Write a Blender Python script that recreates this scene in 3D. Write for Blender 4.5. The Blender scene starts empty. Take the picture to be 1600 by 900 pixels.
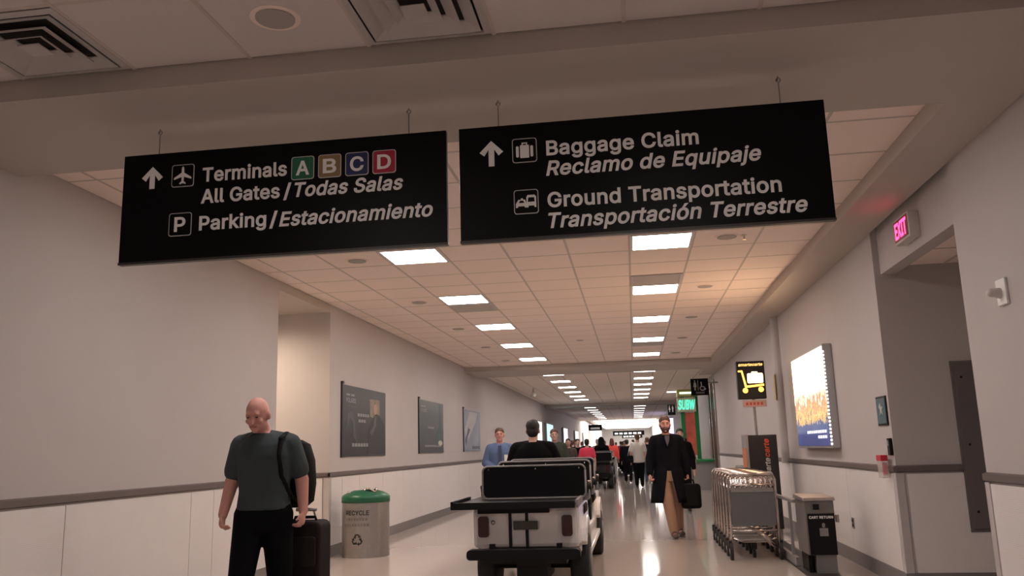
import bpy, bmesh, math, random
from mathutils import Vector, Matrix
random.seed(7)
PI = math.pi
scene = bpy.context.scene
COL = scene.collection

# ------------------------------------------------------------------ camera
YAW, PITCH, ROLL, FPX = 0.136307, 0.190791, -0.029766, 1313.25
cam_data = bpy.data.cameras.new('camera')
cam = bpy.data.objects.new('camera', cam_data)
COL.objects.link(cam)
_F = Vector((-math.sin(YAW) * math.cos(PITCH), math.cos(YAW) * math.cos(PITCH), math.sin(PITCH)))
_R0 = Vector((math.cos(YAW), math.sin(YAW), 0))
_U0 = _R0.cross(_F)
_R = _R0 * math.cos(ROLL) + _U0 * math.sin(ROLL)
_U = -_R0 * math.sin(ROLL) + _U0 * math.cos(ROLL)
cam.matrix_world = Matrix(((_R.x, _U.x, -_F.x, 0), (_R.y, _U.y, -_F.y, 0), (_R.z, _U.z, -_F.z, 1.35), (0, 0, 0, 1)))
cam_data.sensor_fit = 'HORIZONTAL'
cam_data.sensor_width = 36.0
cam_data.lens = FPX * 36.0 / 1600.0
cam_data.clip_start = 0.05
cam_data.clip_end = 400
scene.camera = cam

# ------------------------------------------------------------------ world, exposure
world = bpy.data.worlds.new('world')
scene.world = world
world.use_nodes = True
world.node_tree.nodes['Background'].inputs[0].default_value = (0.5, 0.45, 0.42, 1)
world.node_tree.nodes['Background'].inputs[1].default_value = 0.05
scene.view_settings.view_transform = 'Standard'
scene.view_settings.look = 'None'
scene.view_settings.gamma = 1.0
scene.view_settings.use_curve_mapping = False
scene.view_settings.exposure = -0.35
TROFFER_POWER = 29.5
LAMP_COL = (1.0, 0.90, 0.845)

# ------------------------------------------------------------------ materials
MATS = {}
def mat(name, col, rough=0.6, metal=0.0, noise=0.06, nscale=12.0, bump=0.0, bscale=120.0, emit=None, estr=0.0, coat=0.0, alpha=1.0, trans=0.0, spec=0.5):
    if name in MATS:
        return MATS[name]
    m = bpy.data.materials.new(name)
    m.use_nodes = True
    nt = m.node_tree
    b = nt.nodes['Principled BSDF']
    b.inputs['Roughness'].default_value = rough
    b.inputs['Metallic'].default_value = metal
    b.inputs['Specular IOR Level'].default_value = spec
    b.inputs['Coat Weight'].default_value = coat
    b.inputs['Alpha'].default_value = alpha
    b.inputs['Transmission Weight'].default_value = trans
    tc = nt.nodes.new('ShaderNodeTexCoord')
    n = nt.nodes.new('ShaderNodeTexNoise')
    n.inputs['Scale'].default_value = nscale
    n.inputs['Detail'].default_value = 4
    nt.links.new(tc.outputs['Object'], n.inputs['Vector'])
    mx = nt.nodes.new('ShaderNodeMix')
    mx.data_type = 'RGBA'
    mx.inputs[6].default_value = (*[max(0, c * (1 - noise)) for c in col], 1)
    mx.inputs[7].default_value = (*[min(1, c * (1 + noise)) for c in col], 1)
    nt.links.new(n.outputs['Fac'], mx.inputs[0])
    nt.links.new(mx.outputs[2], b.inputs['Base Color'])
    if bump > 0:
        n2 = nt.nodes.new('ShaderNodeTexNoise')
        n2.inputs['Scale'].default_value = bscale
        nt.links.new(tc.outputs['Object'], n2.inputs['Vector'])
        bp = nt.nodes.new('ShaderNodeBump')
        bp.inputs['Strength'].default_value = bump
        bp.inputs['Distance'].default_value = 0.01
        nt.links.new(n2.outputs['Fac'], bp.inputs['Height'])
        nt.links.new(bp.outputs['Normal'], b.inputs['Normal'])
    if emit:
        b.inputs['Emission Color'].default_value = (*emit, 1)
        b.inputs['Emission Strength'].default_value = estr
    MATS[name] = m
    return m

WALL = mat('wall_paint', (0.505, 0.465, 0.455), 0.75, noise=0.03, nscale=2.5, bump=0.08, bscale=260)
SOFFIT = mat('soffit_paint', (0.50, 0.44, 0.40), 0.8, noise=0.03, nscale=2.0)
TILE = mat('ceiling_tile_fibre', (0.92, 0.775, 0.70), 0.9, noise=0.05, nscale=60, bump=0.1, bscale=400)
TILE_DIMMED = mat('dimmed_tile_fibre', (0.66, 0.585, 0.56), 0.9, noise=0.05, nscale=60, bump=0.1, bscale=400)  # darker copy of the tile; the near ceiling's dimness is in its colour
GRID = mat('ceiling_grid_metal', (0.58, 0.49, 0.44), 0.6, noise=0.03)
BASE = mat('baseboard_vinyl', (0.20, 0.18, 0.175), 0.5, noise=0.06)
RAIL = mat('rail_vinyl', (0.135, 0.108, 0.102), 0.5, noise=0.05)
BLACK = mat('black_plastic', (0.006, 0.006, 0.007), 0.45, noise=0.1, spec=0.2)
BLACKSAT = mat('black_upholstery', (0.004, 0.004, 0.005), 0.55, noise=0.15, bump=0.1, bscale=300, spec=0.15)
SIGNBLK = mat('sign_black_face', (0.003, 0.003, 0.003), 0.35, noise=0.1, spec=0.12)
SIGNWHT = mat('sign_white_vinyl', (0.92, 0.91, 0.90), 0.6, noise=0.02)
STEEL = mat('brushed_steel', (0.42, 0.40, 0.39), 0.38, 0.9, noise=0.12, nscale=20)
CHROME = mat('bright_chrome', (0.52, 0.46, 0.44), 0.2, 1.0, noise=0.05)
GREYMET = mat('grey_metal', (0.26, 0.25, 0.25), 0.5, 0.3)
RUBBER = mat('black_rubber', (0.015, 0.014, 0.014), 0.7)
WHITEPL = mat('white_plastic', (0.75, 0.73, 0.71), 0.45, noise=0.02)
CARTWHITE = mat('cart_white_paint', (0.78, 0.74, 0.72), 0.25, noise=0.04, coat=0.4)
GREEN = mat('recycle_green', (0.010, 0.115, 0.058), 0.35)
SKIN = mat('skin', (0.56, 0.34, 0.27), 0.55, noise=0.1, nscale=9)
SKINRED = mat('skin_flushed', (0.60, 0.29, 0.24), 0.55, noise=0.1, nscale=9)
HAIRD = mat('hair_dark', (0.012, 0.009, 0.008), 0.6, noise=0.3, nscale=60)
HAIRB = mat('hair_brown', (0.10, 0.045, 0.025), 0.6, noise=0.3, nscale=60)
EYE = mat('eye_dark', (0.03, 0.02, 0.02), 0.3)
LIP = mat('lip', (0.32, 0.11, 0.09), 0.5)
DIFF = mat('troffer_diffuser', (0.9, 0.88, 0.85), 0.5, emit=LAMP_COL, estr=TROFFER_POWER)
TRIMW = mat('troffer_trim', (0.72, 0.68, 0.66), 0.45)

def wainscot_material():
    m = mat('wainscot_laminate', (0.76, 0.715, 0.70), 0.45, noise=0.03, nscale=5)
    nt = m.node_tree
    b = nt.nodes['Principled BSDF']
    tc = nt.nodes.new('ShaderNodeTexCoord')
    w = nt.nodes.new('ShaderNodeTexWave')
    w.bands_direction = 'Z'
    w.inputs['Scale'].default_value = 26.0
    w.inputs['Distortion'].default_value = 1.2
    w.inputs['Detail'].default_value = 1
    nt.links.new(tc.outputs['Object'], w.inputs['Vector'])
    bp = nt.nodes.new('ShaderNodeBump')
    bp.inputs['Strength'].default_value = 0.22
    bp.inputs['Distance'].default_value = 0.003
    nt.links.new(w.outputs['Fac'], bp.inputs['Height'])
    nt.links.new(bp.outputs['Normal'], b.inputs['Normal'])
    return m
WAIN = wainscot_material()

def floor_material():
    m = mat('floor_terrazzo', (0.50, 0.43, 0.385), 0.09, noise=0.04, nscale=6.0)
    nt = m.node_tree
    b = nt.nodes['Principled BSDF']
    b.inputs['Specular IOR Level'].default_value = 0.75
    tc = nt.nodes.new('ShaderNodeTexCoord')
    n = nt.nodes.new('ShaderNodeTexNoise')
    n.inputs['Scale'].default_value = 0.5
    n.inputs['Detail'].default_value = 3
    nt.links.new(tc.outputs['Object'], n.inputs['Vector'])
    mr = nt.nodes.new('ShaderNodeMapRange')
    mr.inputs['To Min'].default_value = 0.075
    mr.inputs['To Max'].default_value = 0.105
    nt.links.new(n.outputs['Fac'], mr.inputs['Value'])
    nt.links.new(mr.outputs['Result'], b.inputs['Roughness'])
    return m
FLOOR = floor_material()

def far_ceiling_material():
    m = mat('far_ceiling_tiles', (0.82, 0.72, 0.66), 0.9)
    nt = m.node_tree
    b = nt.nodes['Principled BSDF']
    tc = nt.nodes.new('ShaderNodeTexCoord')
    br = nt.nodes.new('ShaderNodeTexBrick')
    br.offset = 0.0
    br.inputs['Color1'].default_value = (0.82, 0.72, 0.66, 1)
    br.inputs['Color2'].default_value = (0.80, 0.70, 0.64, 1)
    br.inputs['Mortar'].default_value = (0.36, 0.32, 0.30, 1)
    br.inputs['Scale'].default_value = 1.0
    br.inputs['Mortar Size'].default_value = 0.012
    br.inputs['Brick Width'].default_value = 0.665
    br.inputs['Row Height'].default_value = 0.69
    nt.links.new(tc.outputs['Object'], br.inputs['Vector'])
    nt.links.new(br.outputs['Color'], b.inputs['Base Color'])
    return m
FARCEIL = far_ceiling_material()

# ------------------------------------------------------------------ mesh helpers
class MB:
    def __init__(self):
        self.v = []; self.f = []
    def add(self, vs, fs):
        o = len(self.v)
        self.v += [Vector(p) for p in vs]
        self.f += [tuple(i + o for i in q) for q in fs]
        return self
    def box(self, x0, x1, y0, y1, z0, z1):
        return self.add([(x0, y0, z0), (x1, y0, z0), (x1, y1, z0), (x0, y1, z0), (x0, y0, z1), (x1, y0, z1), (x1, y1, z1), (x0, y1, z1)],
                        [(0, 3, 2, 1), (4, 5, 6, 7), (0, 1, 5, 4), (1, 2, 6, 5), (2, 3, 7, 6), (3, 0, 4, 7)])
    def cap(self, p0, r0, p1, r1, n=10, flat=1.0, side=None, rings=3):
        """tapered capsule between two points"""
        p0, p1 = Vector(p0), Vector(p1)
        d = (p1 - p0)
        L = d.length
        d = d / L if L > 1e-6 else Vector((0, 0, 1))
        a = Vector(side) if side else (Vector((1, 0, 0)) if abs(d.x) < 0.8 else Vector((0, 1, 0)))
        u = (a - d * a.dot(d)).normalized(); w = d.cross(u)
        secs = []
        for i in range(rings):
            t = -PI / 2 + (PI / 2) * i / rings
            secs.append((p0 + d * r0 * math.sin(t), max(r0 * math.cos(t), 1e-4)))
        secs.append((p0, r0)); secs.append((p1, r1))
        for i in range(1, rings + 1):
            t = (PI / 2) * i / rings
            secs.append((p1 + d * r1 * math.sin(t), max(r1 * math.cos(t), 1e-4)))
        vs = []; fs = []
        for c, r in secs:
            for k in range(n):
                th = 2 * PI * k / n
                vs.append(c + u * math.cos(th) * r + w * math.sin(th) * r * flat)
        for i in range(len(secs) - 1):
            for k in range(n):
                k2 = (k + 1) % n
                fs.append((i * n + k, i * n + k2, (i + 1) * n + k2, (i + 1) * n + k))
        fs.append(tuple(range(n - 1, -1, -1)))
        fs.append(tuple((len(secs) - 1) * n + k for k in range(n)))
        return self.add(vs, fs)
    def tube(self, pts, r, n=8):
        """open-path tube with flat ends"""
        pts = [Vector(p) for p in pts]
        vs = []; fs = []
        prev = None
        for i, p in enumerate(pts):
            d = ((pts[min(i + 1, len(pts) - 1)] - pts[max(i - 1, 0)])).normalized()
            a = prev if prev is not None else (Vector((0, 0, 1)) if abs(d.z) < 0.9 else Vector((1, 0, 0)))
            u = (a - d * a.dot(d)).normalized(); w = d.cross(u); prev = u
            for k in range(n):
                th = 2 * PI * k / n
                vs.append(p + u * math.cos(th) * r + w * math.sin(th) * r)
        for i in range(len(pts) - 1):
            for k in range(n):
                k2 = (k + 1) % n
                fs.append((i * n + k, i * n + k2, (i + 1) * n + k2, (i + 1) * n + k))
        fs.append(tuple(range(n - 1, -1, -1)))
        fs.append(tuple((len(pts) - 1) * n + k for k in range(n)))
        return self.add(vs, fs)
    def ell(self, c, r, M=None, n=14, m=9):
        c = Vector(c); vs = []; fs = []
        for i in range(m + 1):
            ph = -PI / 2 + PI * i / m
            for k in range(n):
                th = 2 * PI * k / n
                q = Vector((r[0] * max(math.cos(ph), 1e-3) * math.cos(th), r[1] * max(math.cos(ph), 1e-3) * math.sin(th), r[2] * math.sin(ph)))
                if M is not None: q = M @ q
                vs.append(c + q)
        for i in range(m):
            for k in range(n):
                k2 = (k + 1) % n
                fs.append((i * n + k, i * n + k2, (i + 1) * n + k2, (i + 1) * n + k))
        fs.append(tuple(range(n - 1, -1, -1))); fs.append(tuple(m * n + k for k in range(n)))
        return self.add(vs, fs)
    def loft(self, secs, n=20, power=2.0):
        """secs: (centre, rx, ry); horizontal superellipse rings, capped"""
        vs = []; fs = []
        for c, rx, ry in secs:
            for k in range(n):
                th = 2 * PI * k / n
                cx, sy = math.cos(th), math.sin(th)
                e = 2.0 / power
                vs.append(Vector(c) + Vector((rx * math.copysign(abs(cx) ** e, cx), ry * math.copysign(abs(sy) ** e, sy), 0)))
        for i in range(len(secs) - 1):
            for k in range(n):
                k2 = (k + 1) % n
                fs.append((i * n + k, i * n + k2, (i + 1) * n + k2, (i + 1) * n + k))
        fs.append(tuple(range(n - 1, -1, -1))); fs.append(tuple((len(secs) - 1) * n + k for k in range(n)))
        return self.add(vs, fs)
    def prism(self, poly, axis, a, b):
        """extrude a 2D polygon; axis 'y': poly=(x,z); axis 'x': poly=(y,z); axis 'z': poly=(x,y)"""
        n = len(poly)
        def P(p, t):
            return {'y': (p[0], t, p[1]), 'x': (t, p[0], p[1]), 'z': (p[0], p[1], t)}[axis]
        vs = [P(p, a) for p in poly] + [P(p, b) for p in poly]
        fs = [tuple(range(n)), tuple(range(2 * n - 1, n - 1, -1))]
        for k in range(n):
            k2 = (k + 1) % n
            fs.append((k, k + n, k2 + n, k2))
        return self.add(vs, fs)
    def wheel(self, c, r, w, n=24):
        """disc whose axle is X"""
        poly = [(c[1] + r * math.cos(2 * PI * k / n), c[2] + r * math.sin(2 * PI * k / n)) for k in range(n)]
        return self.prism(poly, 'x', c[0] - w / 2, c[0] + w / 2)
    def disc(self, c, r, z0, z1, n=24):
        poly = [(c[0] + r * math.cos(2 * PI * k / n), c[1] + r * math.sin(2 * PI * k / n)) for k in range(n)]
        return self.prism(poly, 'z', z0, z1)
    def build(self, name, m, parent=None, smooth=False, bevel=0.0, vox=0.0, iters=4):
        me = bpy.data.meshes.new(name)
        off = OFFS.get(parent.name) if parent else None
        if off is not None: self.v = [p - off for p in self.v]
        me.from_pydata([tuple(p) for p in self.v], [], self.f)
        bm = bmesh.new(); bm.from_mesh(me)
        bmesh.ops.recalc_face_normals(bm, faces=bm.faces)
        bm.to_mesh(me); bm.free()
        o = bpy.data.objects.new(name, me)
        COL.objects.link(o)
        if vox > 0:
            rm = o.modifiers.new('r', 'REMESH'); rm.mode = 'VOXEL'; rm.voxel_size = vox
            sm = o.modifiers.new('s', 'SMOOTH'); sm.factor = 0.5; sm.iterations = iters
            dg = bpy.context.evaluated_depsgraph_get()
            me2 = bpy.data.meshes.new_from_object(o.evaluated_get(dg))
            o.modifiers.clear()
            o.data = me2
            bpy.data.meshes.remove(me)
            me2.name = name
            me = me2
            smooth = True
        me.materials.clear(); me.materials.append(m)
        if smooth:
            me.polygons.foreach_set('use_smooth', [True] * len(me.polygons))
        if bevel > 0:
            bv = o.modifiers.new('bevel', 'BEVEL'); bv.width = bevel; bv.segments = 2; bv.limit_method = 'ANGLE'
        if parent: o.parent = parent
        if off is not None: OFFS[o.name] = off
        return o

def tag(o, label=None, cat=None, group=None, kind=None):
    if label: o['label'] = label
    if cat: o['category'] = cat
    if group: o['group'] = group
    if kind: o['kind'] = kind
    return o
def thing(name, label, cat, loc=(0, 0, 0), rz=0.0, group=None):
    o = bpy.data.objects.new(name, None); COL.objects.link(o)
    o.empty_display_size = 0.1
    o.location = loc; o.rotation_euler = (0, 0, rz)
    return tag(o, label, cat, group)
OFFS = {}
def wthing(name, label, cat, loc=(0, 0, 0), rz=0.0, group=None):
    """a thing whose part meshes are given in room coordinates"""
    o = thing(name, label, cat, loc, rz, group)
    OFFS[o.name] = Vector(loc)
    return o
def struct(name, mb, m, label, **k):
    return tag(mb.build(name, m, **k), label, None, None, 'structure')
def inst(src, name, parent, loc=(0, 0, 0)):
    c = src.copy(); COL.objects.link(c); c.parent = parent; c.location = loc; c.name = name
    return c
def copy_tree(o, parent=None):
    c = o.copy(); COL.objects.link(c); c.parent = parent
    for ch in list(o.children): copy_tree(ch, c)
    return c

def rounded(w, h, r, n=5, cx=0.0, cz=0.0):
    p = []
    for (sx, sz, a0) in ((1, 1, 0), (-1, 1, PI / 2), (-1, -1, PI), (1, -1, 3 * PI / 2)):
        for k in range(n + 1):
            a = a0 + PI / 2 * k / n
            p.append((cx + sx * (w / 2 - r) + r * math.cos(a), cz + sz * (h / 2 - r) + r * math.sin(a)))
    return p

# sans-serif glyph outlines: advance, points, faces (thousandths of the type size)
GLYPHS = {
'/': (249, '261 553 86 -96 -12 -96 163 553', '0,3,1 2,1,3'),
'A': (480, '-12 -20 187 529 290 529 492 -20 381 -20 268 296 261 316 253 340 245 366 236 397 225 432 205 498 272 498 252 432 242 396 232 365 223 338 216 316 209 296 99 -20 90 122 90 219 390 219 390 122 239 387 182 219 296 219 330 122 149 122', '0,20,21 20,0,19 11,1,21 0,21,1 10,15,9 15,10,16 28,25,20 18,17,21 17,16,21 16,10,21 11,21,10 14,8,13 13,8,7 22,23,3 3,23,4 2,12,22 22,3,2 6,5,22 7,6,22 13,7,22 22,12,13 26,27,23 14,9,24 14,13,9 10,9,13 13,12,10 11,10,12 1,11,12 12,2,1 9,15,24 8,14,24 25,28,26 18,21,25 21,20,25 22,5,26 23,22,26 4,23,27 27,26,28 20,19,28'),
'B': (456, '40 -20 40 529 242 529 277 527 309 520 338 509 362 493 383 474 398 452 409 427 416 401 418 374 417 351 412 330 404 311 394 295 382 281 368 269 353 260 337 253 335 252 335 279 336 279 355 272 374 262 391 249 407 232 420 213 430 190 436 164 438 136 436 108 429 81 417 57 401 34 379 15 353 0 322 -11 286 -18 247 -20 145 77 244 77 277 79 301 86 317 95 327 107 333 121 335 137 334 150 331 162 325 173 318 184 308 193 296 200 282 206 267 210 248 211 145 211 145 305 237 305 253 306 267 309 279 314 290 321 299 328 306 337 312 347 315 359 316 372 314 388 308 402 299 414 285 423 266 429 239 432 145 432 364 267', '40,57,0 1,0,57 74,2,75 59,58,57 1,57,58 58,75,1 75,2,1 41,39,42 60,56,55 55,61,60 40,0,39 39,41,40 59,57,56 56,60,59 73,3,74 2,74,3 42,39,38 38,37,42 37,43,42 72,4,73 3,73,4 18,24,76 23,18,76 17,16,23 21,20,19 22,21,19 19,18,22 18,23,22 23,16,22 34,33,45 33,32,45 46,45,32 32,31,46 47,46,31 31,30,47 30,29,47 48,47,29 29,28,48 49,48,28 28,27,49 50,49,27 27,26,50 26,25,50 18,19,25 24,18,25 22,16,15 43,37,36 44,43,36 36,35,44 35,34,44 34,45,44 50,25,51 25,19,51 19,20,51 52,51,20 53,52,20 54,53,20 55,54,20 61,55,20 20,21,61 62,61,21 63,62,21 64,63,21 65,64,21 21,22,65 66,65,22 22,15,66 15,14,66 14,13,66 67,66,13 13,12,67 68,67,12 12,11,68 11,10,68 69,68,10 10,9,69 70,69,9 9,8,70 8,7,70 71,70,7 7,6,71 6,5,71 72,71,5 4,72,5 17,23,76'),
'C': (510, '267 -27 222 -23 179 -12 140 8 105 34 76 67 52 106 34 151 24 200 20 254 24 308 34 357 52 402 76 441 105 474 140 501 179 520 222 532 267 536 295 534 321 530 346 523 371 514 393 502 414 487 434 470 450 450 465 429 477 405 486 379 498 328 393 328 385 359 379 372 373 384 365 394 356 404 345 412 334 419 322 425 310 430 296 433 282 435 268 436 241 433 217 427 194 415 174 400 157 380 143 355 132 326 126 293 123 254 126 216 132 182 143 153 158 129 175 109 195 93 217 82 241 75 268 73 282 74 296 76 309 79 322 84 334 90 346 97 356 105 365 115 373 125 379 137 385 150 393 180 498 180 486 130 477 104 465 81 451 59 434 39 415 22 394 7 371 -5 347 -14 321 -21 295 -25', '7,6,55 55,54,7 8,7,54 54,53,8 9,8,53 53,52,9 52,51,9 10,9,51 51,50,10 11,10,50 50,49,11 12,11,49 49,48,12 13,12,48 1,59,2 59,58,2 46,45,16 45,17,16 0,61,60 85,63,62 85,62,0 61,0,62 18,44,43 43,42,18 42,19,18 0,60,1 59,1,60 17,45,44 44,18,17 2,58,3 58,57,3 4,3,57 5,4,57 57,56,5 6,5,56 55,6,56 13,48,47 14,13,47 15,14,47 47,46,15 46,16,15 40,20,41 64,84,83 65,64,83 83,82,65 66,65,82 39,38,22 22,21,39 40,39,21 20,40,21 77,76,71 72,71,76 76,75,72 73,72,75 75,74,73 30,29,31 32,31,29 29,28,32 33,32,28 28,27,33 66,82,81 67,66,81 81,80,67 68,67,80 80,79,68 69,68,79 79,78,69 70,69,78 78,77,70 77,71,70 33,27,34 27,26,34 35,34,26 26,25,35 36,35,25 25,24,36 37,36,24 24,23,37 38,37,23 22,38,23 63,85,84 84,64,63 19,42,41 41,20,19'),
'D': (502, '220 -20 76 -20 76 77 214 77 251 79 282 87 308 98 329 114 347 133 361 157 371 186 377 219 379 255 377 292 371 324 361 352 347 376 330 395 309 411 284 422 255 429 220 432 73 432 73 529 226 529 276 525 321 514 363 496 398 470 428 438 451 400 468 356 478 308 482 255 478 202 468 154 451 110 427 71 397 39 361 13 318 -5 271 -16 145 529 145 -20 40 -20 40 529 145 432 145 77', '45,44,22 22,23,45 0,3,43 2,43,47 0,43,1 43,2,1 44,1,2 22,44,2 22,2,46 22,46,42 23,22,42 41,5,4 24,20,25 19,18,26 5,41,40 40,6,5 25,20,19 19,26,25 41,4,0 3,0,4 20,24,21 42,21,24 37,36,8 9,8,36 36,35,9 10,9,35 35,34,10 11,10,34 34,33,11 33,12,11 12,33,13 33,32,13 14,13,32 32,31,14 15,14,31 31,30,15 16,15,30 30,29,16 17,16,29 29,28,17 27,17,28 6,40,39 7,6,39 39,38,7 38,37,7 37,8,7 17,27,18 26,18,27 21,42,46 2,47,46 43,3,47'),
'E': (419, '40 -20 40 529 392 529 392 432 145 432 145 306 375 306 375 209 145 209 145 77 395 77 395 -20', '0,9,8 1,0,8 8,5,1 5,4,1 9,0,11 11,10,9 5,8,7 7,6,5 3,2,4 1,4,2'),
'G': (520, '269 -27 222 -23 178 -11 139 8 104 35 75 68 51 107 34 151 24 200 20 254 24 308 34 357 51 402 75 441 104 474 138 501 177 520 220 532 265 536 293 534 321 530 347 523 372 513 395 500 416 485 435 467 452 448 466 427 478 403 488 378 500 329 394 329 384 357 378 370 370 382 362 393 354 403 344 411 333 418 322 425 309 429 296 433 281 435 266 436 240 433 216 427 194 415 174 400 157 380 143 355 132 326 126 293 123 254 126 216 132 182 143 153 158 129 175 109 195 93 217 82 242 75 269 73 293 75 315 80 335 89 352 101 367 115 379 133 387 153 393 176 396 226 479 195 263 179 263 276 498 276 498 199 495 157 485 117 468 81 446 49 418 23 386 1 350 -15 311 -24 394 189', '7,6,55 55,54,7 8,7,54 54,53,8 9,8,53 53,52,9 52,51,9 10,9,51 51,50,10 11,10,50 50,49,11 12,11,49 49,48,12 13,12,48 59,58,2 46,45,16 45,17,16 62,61,0 18,43,42 60,1,0 0,61,60 43,18,44 59,2,1 1,60,59 17,45,44 44,18,17 2,58,3 58,57,3 4,3,57 5,4,57 57,56,5 6,5,56 55,6,56 13,48,47 14,13,47 15,14,47 47,46,15 46,16,15 41,40,20 19,41,20 63,83,82 64,63,82 39,38,22 22,21,39 40,39,21 20,40,21 76,75,71 75,74,71 77,76,68 69,68,76 76,71,69 70,84,71 71,74,70 30,29,31 64,82,81 65,64,81 81,80,65 66,65,80 80,79,66 79,78,66 67,66,78 78,77,67 77,68,67 31,29,32 29,28,32 33,32,28 28,27,33 34,33,27 27,26,34 35,34,26 26,25,35 36,35,25 25,24,36 37,36,24 24,23,37 38,37,23 22,38,23 62,0,83 83,63,62 84,70,72 73,72,70 70,74,73 41,19,42 18,42,19 69,71,84'),
'I': (300, '11 -20 11 77 98 77 98 432 11 432 11 529 289 529 289 432 203 432 203 77 289 77 289 -20', '1,0,2 3,5,4 9,11,10 7,6,8 2,0,11 11,9,2 3,2,9 9,8,3 8,6,3 5,3,6'),
'L': (393, '40 -20 40 529 145 529 145 77 381 77 381 -20', '1,0,3 3,0,5 5,4,3 1,3,2'),
'N': (523, '40 -20 40 529 147 529 360 193 366 184 373 173 380 161 388 147 396 132 405 116 414 99 423 82 444 39 387 31 383 70 382 89 381 107 380 125 379 141 379 157 379 195 379 529 483 529 483 -20 376 -20 185 280 177 293 169 306 160 320 151 336 141 353 131 371 76 468 138 477 142 385 143 364 144 345 144 329 145 314 145 301 145 291 145 -20 379 162 144 349', '1,0,32 37,36,30 37,30,31 30,35,31 35,34,31 32,31,34 33,32,34 41,40,0 32,0,40 31,32,40 40,39,31 39,38,31 37,31,38 35,30,43 29,28,35 34,35,28 28,27,34 32,33,2 1,32,2 5,4,18 18,19,5 19,6,42 42,6,20 12,23,11 23,22,11 10,11,22 12,11,13 14,13,11 15,14,11 11,10,15 23,12,24 12,13,24 15,10,16 10,9,16 17,16,9 9,8,17 18,17,8 8,7,18 19,18,7 6,19,7 20,6,7 7,8,20 8,9,20 9,10,20 10,22,20 21,20,22 13,14,24 17,18,3 18,4,3 26,25,3 2,33,3 33,34,3 34,27,3 27,26,3 5,19,42 3,25,17 25,24,14 14,15,25 15,16,25 16,17,25 30,36,43 29,35,43'),
'O': (533, '267 -27 221 -23 179 -12 140 8 105 34 76 67 52 106 34 151 24 200 20 254 24 308 34 357 52 402 76 441 105 474 140 501 179 520 221 532 267 536 313 532 355 520 394 501 429 474 458 441 482 402 499 357 510 308 513 254 510 200 499 151 482 106 458 67 429 34 394 8 355 -12 313 -23 267 73 293 75 317 82 339 93 359 108 376 128 390 153 401 182 408 216 410 254 408 293 401 327 390 356 376 381 359 400 339 416 317 427 293 433 267 436 241 433 217 427 195 416 175 400 158 380 143 356 132 327 126 293 123 254 126 216 132 182 143 153 158 128 175 109 195 93 217 82 241 75', '8,7,65 65,64,8 9,8,64 64,63,9 63,62,9 10,9,62 62,61,10 11,10,61 71,1,0 1,71,70 17,56,55 55,18,17 1,70,2 69,2,70 57,56,16 56,17,16 2,69,3 69,68,3 4,3,68 5,4,68 68,67,5 6,5,67 67,66,6 7,6,66 65,7,66 11,61,60 12,11,60 60,59,12 13,12,59 59,58,13 14,13,58 15,14,58 58,57,15 57,16,15 35,38,37 52,19,53 38,35,34 39,38,34 51,20,52 19,52,20 29,28,43 44,43,28 28,27,44 45,44,27 46,45,27 27,26,46 47,46,26 26,25,47 39,34,33 40,39,33 33,32,40 32,31,40 41,40,31 31,30,41 42,41,30 30,29,42 29,43,42 47,25,48 25,24,48 49,48,24 24,23,49 50,49,23 23,22,50 22,21,50 51,50,21 20,51,21 35,37,0 37,36,0 71,0,36 18,55,54 54,53,18 53,19,18'),
'P': (445, '40 -20 40 529 236 529 275 526 311 518 342 505 369 487 391 465 407 439 419 411 426 380 429 348 426 315 419 285 407 256 391 230 369 208 342 190 311 176 275 168 236 166 89 166 89 262 232 262 255 264 273 268 287 274 299 282 308 291 315 302 320 316 323 331 324 348 323 364 320 379 315 393 308 404 299 413 287 421 273 427 254 431 232 432 145 432 145 -20 145 262 145 166', '43,21,0 21,22,0 1,0,22 40,2,41 42,41,2 21,43,45 22,21,45 22,44,42 1,22,42 42,2,1 19,25,24 19,24,20 23,20,24 39,3,40 2,40,3 15,14,29 14,13,29 30,29,13 13,12,30 31,30,12 12,11,31 32,31,11 33,32,11 11,10,33 34,33,10 10,9,34 35,34,9 9,8,35 8,7,35 25,19,18 26,25,18 18,17,26 27,26,17 17,16,27 28,27,16 16,15,28 15,29,28 35,7,36 7,6,36 37,36,6 6,5,37 38,37,5 5,4,38 39,38,4 3,39,4 20,23,45 23,44,45 44,22,45'),
'R': (449, '40 -20 40 529 237 529 275 526 311 519 342 506 369 489 391 468 408 443 420 415 427 384 429 352 427 320 420 290 408 262 391 237 369 216 342 199 311 187 275 180 237 178 76 178 76 275 233 275 256 276 274 280 289 285 301 292 309 300 316 310 321 322 324 336 325 352 324 369 321 383 316 395 309 406 300 414 289 422 274 427 255 431 232 432 145 432 145 -20 341 -20 197 249 315 249 461 -20 145 275 145 178 235 178 342 199', '21,0,43 0,21,22 1,0,22 22,42,1 45,20,19 40,2,41 21,43,49 22,21,49 41,2,42 1,42,2 39,3,40 2,40,3 17,44,47 17,47,51 46,17,51 16,15,46 15,14,46 29,46,14 14,13,29 30,29,13 13,12,30 31,30,12 12,11,31 32,31,11 33,32,11 11,10,33 34,33,10 10,9,34 9,8,34 35,34,8 8,7,35 44,20,50 19,20,44 18,19,44 44,17,18 17,46,18 19,18,46 25,24,46 26,25,46 27,26,46 28,27,46 46,29,28 35,7,36 7,6,36 37,36,6 6,5,37 38,37,5 5,4,38 39,38,4 3,39,4 42,22,48 20,45,50 45,23,48 48,49,45 48,22,49 45,49,50 23,45,24 46,24,45 19,46,45 16,46,51'),
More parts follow.
